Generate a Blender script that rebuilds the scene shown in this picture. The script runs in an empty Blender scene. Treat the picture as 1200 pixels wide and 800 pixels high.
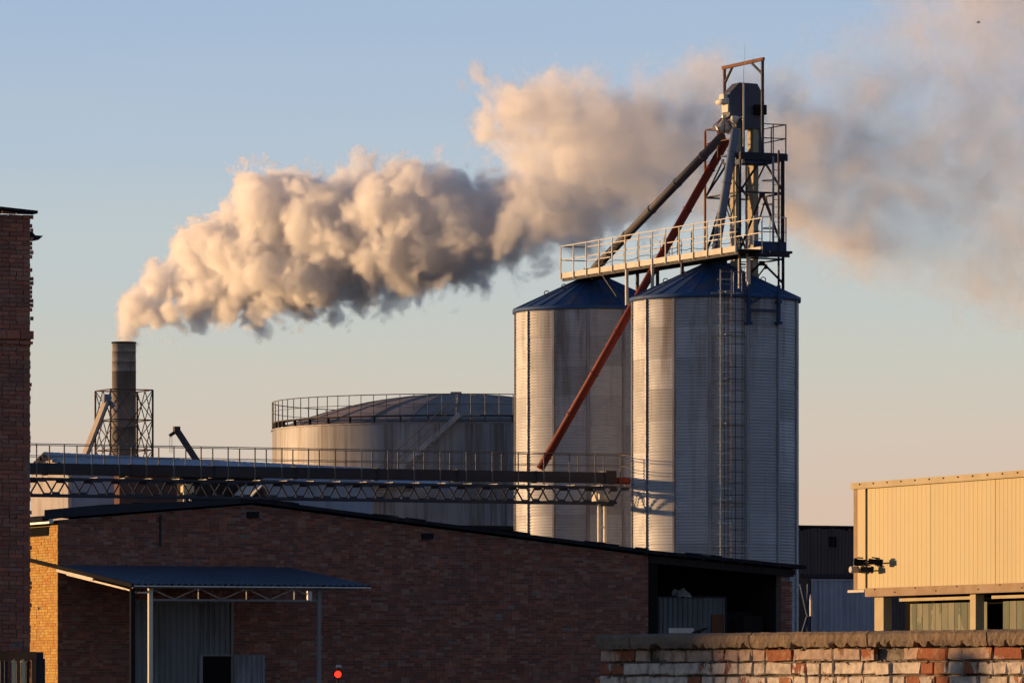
import bpy, bmesh, math, random
import numpy as np
from mathutils import Vector, Matrix
random.seed(7)
scn = bpy.context.scene
COL = scn.collection
R = math.radians

# ---------------------------------------------------------------- camera
F = 1200 * 200 / 36.0            # focal length in pixels of the 1200 px wide photograph
EYE = 1.6
cam = bpy.data.cameras.new("camera"); cam_o = bpy.data.objects.new("camera", cam); COL.objects.link(cam_o)
cam.lens = 200; cam.sensor_width = 36; cam.shift_y = 400 / 1200
cam.clip_start = 0.5; cam.clip_end = 20000
cam_o.location = (0, 0, EYE); cam_o.rotation_euler = (R(90), 0, 0)
scn.camera = cam_o

# ---------------------------------------------------------------- sky and sun
SUN_AZ, SUN_EL = -66.0, 4.0      # degrees, azimuth measured from +Y towards +X
w = bpy.data.worlds.new("World"); scn.world = w; w.use_nodes = True
nt = w.node_tree; N = nt.nodes; L = nt.links
bg = N["Background"]; bg.inputs[1].default_value = 0.05
sky = N.new("ShaderNodeTexSky"); sky.sky_type = 'NISHITA'; sky.sun_disc = False
sky.sun_elevation = R(SUN_EL); sky.sun_rotation = R(SUN_AZ)
sky.altitude = 0; sky.air_density = 0.5; sky.dust_density = 0.1; sky.ozone_density = 1.5
# the lowest 10 degrees: evening haze, peach at the horizon turning to pale blue, the same all round
tc = N.new("ShaderNodeTexCoord"); sx = N.new("ShaderNodeSeparateXYZ"); L.new(tc.outputs['Generated'], sx.inputs[0])
def wm(op, a, b):
    m = N.new("ShaderNodeMath"); m.operation = op
    for i, v in enumerate((a, b)):
        if hasattr(v, 'links'): L.new(v, m.inputs[i])
        else: m.inputs[i].default_value = v
    return m.outputs[0]
cm = N.new("ShaderNodeMapping"); cm.inputs['Scale'].default_value = (5, 5, 70); L.new(tc.outputs['Generated'], cm.inputs[0])
cn = N.new("ShaderNodeTexNoise"); cn.inputs['Scale'].default_value = 1.6; cn.inputs['Detail'].default_value = 4; L.new(cm.outputs[0], cn.inputs['Vector'])
zz = wm('ADD', sx.outputs[2], wm('MULTIPLY', wm('SUBTRACT', cn.outputs[0], .5), .016))
mr = N.new("ShaderNodeMapRange"); L.new(zz, mr.inputs[0]); mr.inputs[1].default_value = 0; mr.inputs[2].default_value = .24
rp = N.new("ShaderNodeValToRGB"); L.new(mr.outputs[0], rp.inputs[0])
el = rp.color_ramp.elements
HZ = [(0.0, (.60, .43, .31)), (.028, (.69, .52, .405)), (.042, (.66, .56, .465)), (.058, (.585, .585, .52)), (.076, (.52, .585, .60)), (.095, (.45, .545, .65)), (.120, (.38, .50, .67)), (.20, (.23, .35, .57))]
for k, (z, c) in enumerate(HZ):
    e = el[k] if k < 2 else el.new(z / .24)
    e.position = z / .24; e.color = (*c, 1)
gain = N.new("ShaderNodeVectorMath"); gain.operation = 'SCALE'; gain.inputs['Scale'].default_value = 10.0
L.new(rp.outputs[0], gain.inputs[0])
mx = N.new("ShaderNodeMix"); mx.data_type = 'RGBA'
mf = N.new("ShaderNodeMapRange"); mf.interpolation_type = 'SMOOTHSTEP'; L.new(sx.outputs[2], mf.inputs[0]); mf.inputs[1].default_value = .13; mf.inputs[2].default_value = .5
L.new(mf.outputs[0], mx.inputs[0]); L.new(gain.outputs[0], mx.inputs[6]); g2 = N.new("ShaderNodeVectorMath"); g2.operation = 'SCALE'; g2.inputs['Scale'].default_value = 1.6; L.new(sky.outputs[0], g2.inputs[0]); L.new(g2.outputs[0], mx.inputs[7]); L.new(mx.outputs[2], bg.inputs[0])
sd = Vector((math.sin(R(SUN_AZ)) * math.cos(R(SUN_EL)), math.cos(R(SUN_AZ)) * math.cos(R(SUN_EL)), math.sin(R(SUN_EL))))
sl = bpy.data.lights.new("sun", 'SUN'); sl.energy = 3.4; sl.angle = R(0.5); sl.color = (1.0, 0.60, 0.275)
so = bpy.data.objects.new("sun", sl); COL.objects.link(so); so.rotation_euler = sd.to_track_quat('Z', 'Y').to_euler(); so.location = sd * 50 + Vector((0, 100, 30))
vs = scn.view_settings; vs.view_transform = 'Standard'; vs.look = 'None'; vs.exposure = 1.0; vs.gamma = 1.0
cy = scn.cycles
cy.volume_bounces = 12; cy.max_bounces = 14; cy.diffuse_bounces = 3; cy.transparent_max_bounces = 16
cy.volume_step_rate = 2.8; cy.volume_max_steps = 400
cy.use_adaptive_sampling = True; cy.adaptive_threshold = 0.04
SMOKE_D = 450.0
DENS = [2.0, 1.6, 1.2, .75, .30, .27, .22, .18, .19]
VOX = .17
PLUME_TURN = 39

# ---------------------------------------------------------------- helpers
def P(px, py, D):                       # point seen at photo pixel (px, py) at distance D
    return Vector(((px - 600) / F * D, D, EYE + (800 - py) / F * D))
def az(a): return Vector((math.sin(R(a)), math.cos(R(a)), 0))
A = az(-24); B = az(66); UP = Vector((0, 0, 1))       # the works stand on one grid: A runs away to the left, B to the right
def along(o, d, px):                    # distance t so that o + d t is seen at column px
    k = (px - 600) / F
    return (k * o.y - o.x) / (d.x - k * d.y)
def height(y, D): return EYE + (800 - y) / F * D

ROOT = {}
def tag(o, label=None, cat=None, group=None, kind=None):
    if label: o['label'] = label
    if cat: o['category'] = cat
    if group: o['group'] = group
    if kind: o['kind'] = kind
    return o
def thing(name, loc, label, cat, group=None):
    o = bpy.data.objects.new(name, None); COL.objects.link(o); o.location = loc; o.empty_display_size = .3
    ROOT[o] = Vector(loc); return tag(o, label, cat, group)

class MB:
    def __init__(s): s.v = []; s.f = []; s.t = []; s.tone = 0.5; s.smooth = []; s.sm = False
    def add(s, vs, fs, sm=None):
        b = len(s.v); s.v += [tuple(v) for v in vs]; s.f += [tuple(b + i for i in f) for f in fs]; s.t += [s.tone] * len(fs); s.smooth += [s.sm if sm is None else sm] * len(fs)
        return s
    def frame(s, c, u, v, n, a, b, d):          # box centred c with half sizes a,b,d along u,v,n
        p = [c + u * (a * i) + v * (b * j) + n * (d * k) for k in (-1, 1) for j in (-1, 1) for i in (-1, 1)]
        return s.add(p, [(0, 2, 3, 1), (4, 5, 7, 6), (0, 1, 5, 4), (2, 6, 7, 3), (0, 4, 6, 2), (1, 3, 7, 5)], False)
    def box(s, c, size, u=None):
        u = u or Vector((1, 0, 0)); n = Vector((-u.y, u.x, 0))
        return s.frame(Vector(c), u, n, UP, size[0] / 2, size[1] / 2, size[2] / 2)
    def beam(s, p, q, w_, h_, side=None):       # rectangular bar from p to q
        p = Vector(p); q = Vector(q); d = (q - p); ln = d.length; d.normalize()
        a = side.copy() if side is not None else (d.cross(UP) if abs(d.z) < .95 else B.copy())
        a = (a - d * a.dot(d)).normalized(); b = d.cross(a)
        return s.frame((p + q) / 2, d, a, b, ln / 2, w_ / 2, h_ / 2)
    def angle(s, p, q, w_, th=.008, side=None):  # L profile
        p = Vector(p); q = Vector(q); d = (q - p); ln = d.length; d.normalize()
        a = side.copy() if side is not None else (d.cross(UP) if abs(d.z) < .95 else B.copy())
        a = (a - d * a.dot(d)).normalized(); b = d.cross(a)
        s.frame((p + q) / 2 + b * (w_ / 2 - th / 2), d, a, b, ln / 2, w_ / 2, th / 2)
        return s.frame((p + q) / 2 + a * (w_ / 2 - th / 2) - b * (th / 2), d, a, b, ln / 2, th / 2, w_ / 2 - th / 2)
    def tube(s, p, q, r, n=10, r2=None, caps=True):
        return s.path([p, q], r, n, r2, caps)
    def path(s, pts, r, n=8, r2=None, caps=True):
        pts = [Vector(p) for p in pts]; m = len(pts); rings = []; prev = None
        for i, p in enumerate(pts):
            d = (pts[min(i + 1, m - 1)] - pts[max(i - 1, 0)]).normalized()
            a = prev if prev is not None else (d.cross(UP) if abs(d.z) < .95 else Vector((1, 0, 0)))
            a = (a - d * a.dot(d)).normalized(); b = d.cross(a); prev = a
            rr = r if r2 is None else r + (r2 - r) * i / (m - 1)
            rings.append([p + a * (rr * math.cos(2 * math.pi * k / n)) + b * (rr * math.sin(2 * math.pi * k / n)) for k in range(n)])
        vs = [v for g in rings for v in g]
        fs = [(i * n + k, i * n + (k + 1) % n, (i + 1) * n + (k + 1) % n, (i + 1) * n + k) for i in range(m - 1) for k in range(n)]
        s.add(vs, fs, n > 6)
        if caps: b0 = len(s.v) - len(vs); s.f += [tuple(b0 + k for k in reversed(range(n))), tuple(b0 + (m - 1) * n + k for k in range(n))]; s.t += [s.tone] * 2; s.smooth += [False] * 2
        return s
    def lathe(s, c, prof, n=32, a0=0, a1=360, sm=True):     # prof: (r, z) list about vertical axis at c
        full = abs(a1 - a0) >= 360; k = n if full else n + 1
        vs = [(c[0] + r * math.sin(R(a0 + (a1 - a0) * i / n)), c[1] - r * math.cos(R(a0 + (a1 - a0) * i / n)), c[2] + z) for i in range(k) for r, z in prof]
        m = len(prof)
        fs = [(i * m + j, ((i + 1) % k) * m + j, ((i + 1) % k) * m + j + 1, i * m + j + 1) for i in range(n) for j in range(m - 1)]
        return s.add(vs, fs, sm)
    def prism(s, poly, ext):                   # poly: list of points, extruded by vector ext
        n = len(poly); poly = [Vector(p) for p in poly]; ext = Vector(ext)
        vs = poly + [p + ext for p in poly]
        return s.add(vs, [tuple(reversed(range(n))), tuple(range(n, 2 * n))] + [(i, (i + 1) % n, n + (i + 1) % n, n + i) for i in range(n)], False)
    def mesh(s, name, off=Vector((0, 0, 0))):
        me = bpy.data.meshes.new(name)
        me.from_pydata([(x - off.x, y - off.y, z - off.z) for x, y, z in s.v], [], s.f)
        at = me.attributes.new("tone", 'FLOAT', 'FACE'); at.data.foreach_set("value", s.t)
        me.polygons.foreach_set("use_smooth", s.smooth)
        bm = bmesh.new(); bm.from_mesh(me); bmesh.ops.recalc_face_normals(bm, faces=bm.faces) if len(bm.faces) < 60000 else None
        bm.to_mesh(me); bm.free(); me.update()
        return me
def obj(name, mb, m, parent=None, label=None, cat=None, group=None, kind=None, at=None):
    """one mesh object; world coordinates in mb, origin at the parent's root (or at 'at')"""
    off = ROOT[parent] if parent is not None else Vector(at if at is not None else (0, 0, 0))
    me = mb.mesh(name, off) if isinstance(mb, MB) else mb
    me.materials.append(m) if not len(me.materials) else None
    o = bpy.data.objects.new(name, me); COL.objects.link(o)
    if parent is not None: o.parent = parent
    else: o.location = off
    ROOT[o] = off
    return tag(o, label, cat, group, kind)
def inst(name, me, mw, parent):
    """a further object on shared mesh data, placed at matrix mw in the world"""
    o = bpy.data.objects.new(name, me); COL.objects.link(o); o.parent = parent
    o.matrix_local = Matrix.Translation(-ROOT[parent]) @ mw
    ROOT[o] = ROOT[parent]; return o

# ---------------------------------------------------------------- materials
class NT:
    def __init__(s, name):
        s.m = bpy.data.materials.new(name); s.m.use_nodes = True; s.t = s.m.node_tree; s.bs = s.t.nodes["Principled BSDF"]
        s.pos = s.t.nodes.new("ShaderNodeNewGeometry").outputs['Position']
    def n(s, ty): return s.t.nodes.new(ty)
    def l(s, a, b): s.t.links.new(a, b)
    def put(s, sock, v):
        if hasattr(v, 'links'): s.l(v, sock)
        elif isinstance(v, (tuple, list)) and len(v) == 3 and sock.type == 'RGBA': sock.default_value = (*v, 1)
        else: sock.default_value = v
    def math(s, op, a, b=0.0, clamp=False):
        m = s.n("ShaderNodeMath"); m.operation = op; m.use_clamp = clamp; s.put(m.inputs[0], a); s.put(m.inputs[1], b); return m.outputs[0]
    def noise(s, scale, detail=3, rough=.55, stretch=(1, 1, 1), vec=None, off=(0, 0, 0)):
        mp = s.n("ShaderNodeMapping"); mp.inputs['Scale'].default_value = stretch; mp.inputs['Location'].default_value = off; s.l(vec or s.pos, mp.inputs[0])
        t = s.n("ShaderNodeTexNoise"); t.inputs['Scale'].default_value = scale; t.inputs['Detail'].default_value = detail; t.inputs['Roughness'].default_value = rough
        s.l(mp.outputs[0], t.inputs['Vector']); return t.outputs[0]
    def rng(s, v, a, b, c=0.0, d=1.0, smooth=True):
        m = s.n("ShaderNodeMapRange"); s.put(m.inputs[0], v); m.inputs[1].default_value = a; m.inputs[2].default_value = b; m.inputs[3].default_value = c; m.inputs[4].default_value = d
        if smooth: m.interpolation_type = 'SMOOTHSTEP'
        return m.outputs[0]
    def mix(s, f, a, b, mode='MIX'):
        m = s.n("ShaderNodeMix"); m.data_type = 'RGBA'; m.blend_type = mode; s.put(m.inputs[0], f); s.put(m.inputs[6], a); s.put(m.inputs[7], b); return m.outputs[2]
    def ramp(s, f, stops, const=False):
        r = s.n("ShaderNodeValToRGB"); s.put(r.inputs[0], f); e = r.color_ramp.elements
        if const: r.color_ramp.interpolation = 'CONSTANT'
        for k, (p, c) in enumerate(stops):
            x = e[k] if k < 2 else e.new(p)
            x.position = p; x.color = (*c, 1)
        return r.outputs[0]
    def attr(s, name): a = s.n("ShaderNodeAttribute"); a.attribute_name = name; return a.outputs['Fac']
    def rnd(s): return s.n("ShaderNodeObjectInfo").outputs['Random']
    def bump(s, h, strength, dist):
        b = s.n("ShaderNodeBump"); b.inputs['Strength'].default_value = strength; b.inputs['Distance'].default_value = dist; s.put(b.inputs['Height'], h); s.l(b.outputs[0], s.bs.inputs['Normal'])
    def fin(s, col, rough=.7, metal=0.0, spec=None):
        s.put(s.bs.inputs['Base Color'], col); s.put(s.bs.inputs['Roughness'], rough); s.put(s.bs.inputs['Metallic'], metal)
        if spec is not None: s.bs.inputs['Specular IOR Level'].default_value = spec
        return s.m

def painted(name, c, dirt=(.09, .07, .05), amount=.45, rough=.55, scale=1.6, metal=0.0, streak=True):
    t = NT(name); n1 = t.noise(scale, 5, .6, (1, 1, .25) if streak else (1, 1, 1)); n2 = t.noise(scale * 9, 3)
    f = t.math('MULTIPLY', t.rng(n1, .45, .75), amount)
    f = t.math('ADD', f, t.math('MULTIPLY', t.rng(n2, .55, .8), amount * .4), True)
    c2 = t.mix(t.noise(scale * .4, 2), tuple(x * .82 for x in c), tuple(min(1, x * 1.15) for x in c))
    return t.fin(t.mix(f, c2, dirt), t.rng(n2, .3, .7, rough + .05, rough + .2), metal, .5 if metal > 0 else (.0 if max(c) < .03 else .12))

def brick_mat(name, stops, mort, paint=None, spread=.35, grime=(.5, .8)):
    """brick colour from the piece's own tone, weathering from world position"""
    t = NT(name); f = t.math('FRACT', t.math('ADD', t.attr("tone"), t.rnd()))
    c = t.ramp(f, stops)
    fine = t.noise(38, 4, .65); big = t.noise(.55, 4, .6)
    c = t.mix(t.rng(fine, .35, .7, 0, .55), c, tuple(x * .45 for x in stops[0][1]), 'MIX')
    c = t.mix(t.rng(big, grime[0], grime[1], 0, .55), c, (.10, .085, .08))
    if paint is None: c = t.mix(t.rng(t.noise(.8, 6, .72, (1, 1, 1.6), off=(17, 3, 5)), .55, .72, 0, .45), c, tuple(min(.5, x * 1.6 + .06) for x in stops[0][1])); c = t.mix(t.rng(t.noise(1.3, 4, .6, (1, 1, .12), off=(1, 8, 2)), .58, .75, 0, .5), c, (.06, .05, .045))
    if mort is not None: c = t.mix(t.rng(t.noise(9, 4, .7, off=(3, 7, 1)), .60, .72, 0, .6), c, mort)
    h = fine
    if paint is not None:
        pn = t.noise(6.0, 5, .72, (1, 1, .8)); pn2 = t.noise(1.1, 3, .6, off=(9, 2, 4))
        m = t.rng(t.math('ADD', t.math('ADD', pn, t.math('MULTIPLY', t.math('SUBTRACT', f, .5), .30)), t.math('MULTIPLY', t.math('SUBTRACT', pn2, .5), .9)), PAINT_LO, PAINT_HI)
        sp_ = t.n("ShaderNodeSeparateXYZ"); t.l(t.pos, sp_.inputs[0]); m = t.math('MULTIPLY', m, t.rng(t.math('ADD', sp_.outputs[2], t.math('MULTIPLY', pn2, .05)), 1.735, 1.76, 1, .55))
        pc = t.mix(t.rng(t.noise(22, 4), .3, .75), paint, tuple(x * .6 for x in paint)); pc = t.mix(t.rng(t.noise(3.5, 5, .7, off=(6, 6, 1)), .5, .68, 0, .7), pc, (.17, .13, .10))
        c = t.mix(m, c, pc); h = t.math('ADD', fine, t.math('MULTIPLY', m, .5))
    t.bump(h, .55, .012)
    return t.fin(c, .9, 0, .25)
PAINT_LO, PAINT_HI = .415, .465
RED = [(0, (.26, .12, .09)), (.15, (.17, .075, .06)), (.28, (.30, .14, .10)), (.4, (.13, .08, .075)), (.55, (.24, .15, .13)), (.68, (.33, .15, .10)), (.8, (.30, .24, .21)), (.9, (.12, .065, .06)), (1, (.22, .11, .085))]
SUNLIT_ORANGE = [(0, (.56, .29, .05)), (.2, (.50, .21, .035)), (.4, (.60, .36, .07)), (.6, (.54, .26, .04)), (.8, (.64, .42, .11)), (1, (.46, .19, .035))]  # brighter palette for the side wall: low sunlight put into the brick colour
DARKRED = [(0, (.115, .055, .045)), (.2, (.09, .04, .035)), (.4, (.14, .065, .05)), (.6, (.075, .045, .042)), (.8, (.12, .075, .065)), (1, (.16, .07, .05))]
M = {}
M['brick_warehouse'] = brick_mat("warehouse_brick", [(p, (c[0] * 1.12, c[1] * .86, c[2] * .78)) for p, c in RED], (.26, .23, .21), grime=(.5, .8))
M['brick_sunlit'] = brick_mat("sunlit_side_brick", SUNLIT_ORANGE, (.40, .33, .24), grime=(.55, .9))
M['brick_tower'] = brick_mat("tower_brick", [(p, tuple(x * y_ for x, y_ in zip(c, (2.9, 2.35, 2.05)))) for p, c in DARKRED], (.13, .11, .10), grime=(.5, .8))
M['brick_painted'] = brick_mat("painted_brick", [(0, (.34, .12, .055)), (.3, (.27, .085, .045)), (.5, (.42, .18, .08)), (.75, (.20, .08, .05)), (1, (.38, .15, .06))], (.30, .26, .21), paint=(.66, .56, .46), grime=(.48, .62))
def mortar(name, c, c2):
    t = NT(name); n = t.noise(14, 5, .7); t.bump(n, .5, .02); return t.fin(t.mix(t.rng(n, .3, .7), c, c2), .95, 0, .2)
M['mortar'] = mortar("mortar", (.24, .20, .185), (.13, .115, .11))
M['mortar_sunlit'] = mortar("sunlit_mortar", (.30, .23, .15), (.18, .13, .09))  # mortar of the sunlit side, sun warmth put into its colour
M['mortar_fore'] = mortar("crumbling_mortar", (.26, .22, .18), (.06, .05, .04))
def steel_silo(name, seed=0, tint=(.41, .42, .45)):
    t = NT(name)
    st = t.noise(1.4, 5, .65, (1, 1, .10), off=(seed, 0, 0)); st2 = t.noise(5, 4, .7, (1, 1, .05), off=(seed, 5, 0)); bl = t.noise(.7, 4, .6, off=(seed, 3, 8))
    sep = t.n("ShaderNodeSeparateXYZ"); t.l(t.pos, sep.inputs[0])
    topf = t.rng(sep.outputs[2], 9.5, 15.6, 0, 1)
    d = t.math('MULTIPLY', t.rng(st, .48, .72), t.math('ADD', t.math('MULTIPLY', topf, 1.0), .42))
    d = t.math('ADD', d, t.math('MULTIPLY', t.rng(st2, .55, .8), t.math('ADD', t.math('MULTIPLY', topf, .7), .25)), True)
    base = t.mix(t.math('FRACT', t.math('MULTIPLY', t.rnd(), 7.3)), tuple(x * .76 for x in tint), tuple(x * 1.12 for x in tint))
    base = t.mix(t.rng(bl, .4, .7, 0, .35), base, tuple(x * .7 for x in tint))
    c = t.mix(t.math('MULTIPLY', d, .68), base, (.14, .095, .065))
    return t.fin(c, t.rng(bl, .3, .7, .55, .72), .25, .3)
M['silo'] = steel_silo("galvanised_silo_sheet")
M['silo_rib'] = painted("galvanised_rib", (.30, .30, .32), (.10, .075, .06), .6, .5, metal=.3)
M['blue_roof'] = painted("blue_painted_roof", (.035, .085, .21), (.11, .095, .085), .65, .5, 1.1, streak=False)
M['blue_steel'] = painted("blue_painted_steel", (.035, .06, .13), (.05, .035, .03), .5, .5)
M['dark_steel'] = painted("dark_painted_steel", (.035, .035, .045), (.06, .035, .02), .5, .55)
M['bare_steel'] = painted("weathered_bare_steel", (.20, .20, .22), (.11, .07, .045), .5, .5, metal=.2)
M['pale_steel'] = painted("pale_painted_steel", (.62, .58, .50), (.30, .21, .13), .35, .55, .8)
M['galv'] = painted("galvanised_steel", (.50, .50, .50), (.2, .16, .12), .35, .42, metal=.4)
M['rust'] = painted("rusty_steel", (.20, .095, .05), (.07, .035, .025), .6, .75)
M['red_pipe'] = painted("red_painted_pipe", (.20, .036, .024), (.08, .045, .04), .5, .5)
M['grey_pipe'] = painted("grey_pipe", (.085, .08, .09), (.07, .05, .04), .5, .5)
M['blue_pipe'] = painted("blue_grey_pipe", (.17, .20, .26), (.10, .08, .06), .5, .45)
M['tank'] = None
def tank_mat():
    t = NT("stained_tank_steel"); st = t.noise(1.5, 6, .7, (1, 1, .03)); st2 = t.noise(5.5, 5, .75, (1, 1, .03), off=(4, 0, 0)); bl = t.noise(.25, 3)
    c = t.mix(t.rng(bl, .35, .65), (.27, .27, .295), (.195, .195, .22))
    c = t.mix(t.rng(st, .45, .62, 0, .85), c, (.12, .095, .085)); c = t.mix(t.rng(st2, .50, .66, 0, .7), c, (.075, .06, .055))
    return t.fin(c, .6, .15, .35)
M['tank'] = tank_mat()
M['tank_roof'] = painted("tank_roof_steel", (.34, .275, .26), (.12, .09, .08), .6, .7, .5, streak=False)
M['roof_felt'] = painted("black_roof_felt", (.022, .022, .028), (.05, .045, .04), .5, .85)
M['fascia'] = painted("dull_blue_fascia", (.03, .033, .045), (.04, .035, .035), .6, .6)
M['canopy'] = painted("dark_blue_canopy_sheet", (.075, .10, .155), (.05, .05, .05), .35, .4)
M['gate_grey'] = painted("grey_corrugated_gate", (.18, .20, .22), (.07, .06, .06), .5, .5)
M['leaf_grey'] = painted("pale_door_leaf", (.26, .29, .34), (.08, .06, .06), .6, .5)
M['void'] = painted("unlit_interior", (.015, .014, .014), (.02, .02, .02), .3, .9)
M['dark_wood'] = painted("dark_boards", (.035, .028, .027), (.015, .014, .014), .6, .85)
M['concrete'] = None
def conc():
    t = NT("rough_concrete"); n1 = t.noise(5, 6, .7, (1, 1, 1)); n2 = t.noise(45, 4, .7); n3 = t.noise(1.3, 3)
    c = t.mix(t.rng(n1, .3, .7), (.27, .19, .125), (.16, .115, .08)); c = t.mix(t.rng(n3, .45, .7, 0, .5), c, (.13, .12, .105)); c = t.mix(t.rng(n2, .5, .75, 0, .5), c, (.10, .075, .055))
    t.bump(t.math('ADD', n1, t.math('MULTIPLY', n2, .6)), .8, .02); return t.fin(c, .95, 0, .2)
M['concrete'] = conc()
def panel_mat():
    t = NT("cream_ribbed_cladding"); n1 = t.noise(1.2, 4, .6, (1, 1, .12)); n2 = t.noise(30, 3)
    c = t.mix(t.rnd(), (.405, .325, .155), (.44, .355, .175)); c = t.mix(t.rng(n1, .45, .75, 0, .45), c, (.33, .26, .14)); c = t.mix(t.rng(t.noise(.45, 4, .6, off=(2, 2, 9)), .4, .7, 0, .35), c, (.36, .29, .15)); c = t.mix(t.rng(n2, .45, .7, 0, .12), c, (.35, .28, .2))
    return t.fin(c, .6, 0, .3)
M['cream'] = panel_mat()
M['cream_trim'] = painted("cream_trim", (.42, .34, .20), (.34, .26, .16), .15, .5, .3)
M['brown_band'] = painted("brown_flashing", (.28, .185, .105), (.22, .14, .085), .3, .5, .4)
def glass_strip():
    t = NT("dirty_channel_glass"); n1 = t.noise(2.4, 5, .65, (1, 1, .3)); n2 = t.noise(12, 3, .6, (1, 1, .1))
    c = t.mix(t.math('FRACT', t.math('ADD', t.math('MULTIPLY', t.rnd(), 5.7), t.math('MULTIPLY', n1, 1.6))), (.035, .06, .035), (.16, .155, .10)); c = t.mix(t.rng(n2, .5, .75, 0, .6), c, (.07, .045, .025))
    return t.fin(c, .6, 0, .15)
M['glass'] = glass_strip()
M['chimney'] = painted("chimney_render", (.25, .215, .195), (.06, .05, .045), .4, .8)
M['chimney_top'] = painted("chimney_upper_band", (.30, .275, .255), (.11, .09, .08), .5, .75)
M['hall_roof'] = painted("pale_blue_hall_roof", (.40, .44, .54), (.16, .16, .18), .3, .5)
M['hall_wall'] = painted("whitewashed_wall", (.55, .50, .46), (.22, .17, .15), .6, .8)
M['hall_side'] = painted("blue_grey_wall", (.30, .33, .40), (.15, .13, .13), .4, .7)
M['annex'] = painted("brown_brick_annex", (.14, .075, .06), (.05, .04, .04), .6, .85, 1.2)
M['asphalt'] = painted("dusty_asphalt", (.055, .05, .048), (.09, .08, .065), .5, .9, .5, streak=False)
M['blue_gate'] = painted("blue_grey_gate_sheet", (.32, .345, .42), (.12, .12, .14), .3, .5)
M['plastic'] = painted("crumpled_pale_plastic", (.38, .43, .48), (.15, .15, .16), .5, .45)
M['yellow_pipe'] = painted("yellow_cream_pipe", (.62, .50, .28), (.3, .2, .1), .3, .45)
M['barn'] = painted("weathered_barn_boards", (.10, .08, .078), (.05, .042, .04), .6, .85)
M['black'] = painted("black_housing", (.02, .02, .024), (.04, .035, .03), .3, .5)
def lamp(name, c, s):
    t = NT(name); t.bs.inputs['Base Color'].default_value = (*c, 1); t.bs.inputs['Emission Color'].default_value = (*c, 1); t.bs.inputs['Emission Strength'].default_value = s; return t.m
M['red_lamp'] = lamp("red_signal_lens", (1, .035, .015), .9)

# ---------------------------------------------------------------- bricks
def brick_mesh(lx, dz, dy, tone, seed, m, chip=.0):
    """one brick, length lx along x, front towards -y, bevelled a little, back open"""
    rr = random.Random(seed); b = MB(); b.tone = tone
    j = lambda a: rr.uniform(-a, a) * chip
    e = min(.006, dz * .12) if chip else 0.0
    back = [(-lx / 2, 0, -dz / 2), (lx / 2, 0, -dz / 2), (lx / 2, 0, dz / 2), (-lx / 2, 0, dz / 2)]
    mid = [(x + j(.01), -dy + e + j(.006), z + j(.006)) for x, _, z in back]
    front = [(x * (1 - 2 * e / lx) + j(.008), -dy + j(.006), z * (1 - 2 * e / dz) + j(.004)) for x, _, z in back]
    q = lambda o: [(o + k, o + (k + 1) % 4, o + 4 + (k + 1) % 4, o + 4 + k) for k in range(4)]
    if chip: b.add(back + mid + front, q(0) + q(4) + [(8, 9, 10, 11)], False)
    else: b.add(back + front, q(0) + [(4, 5, 6, 7)], False)
    me = b.mesh("brick"); me.materials.append(m); return me

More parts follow.
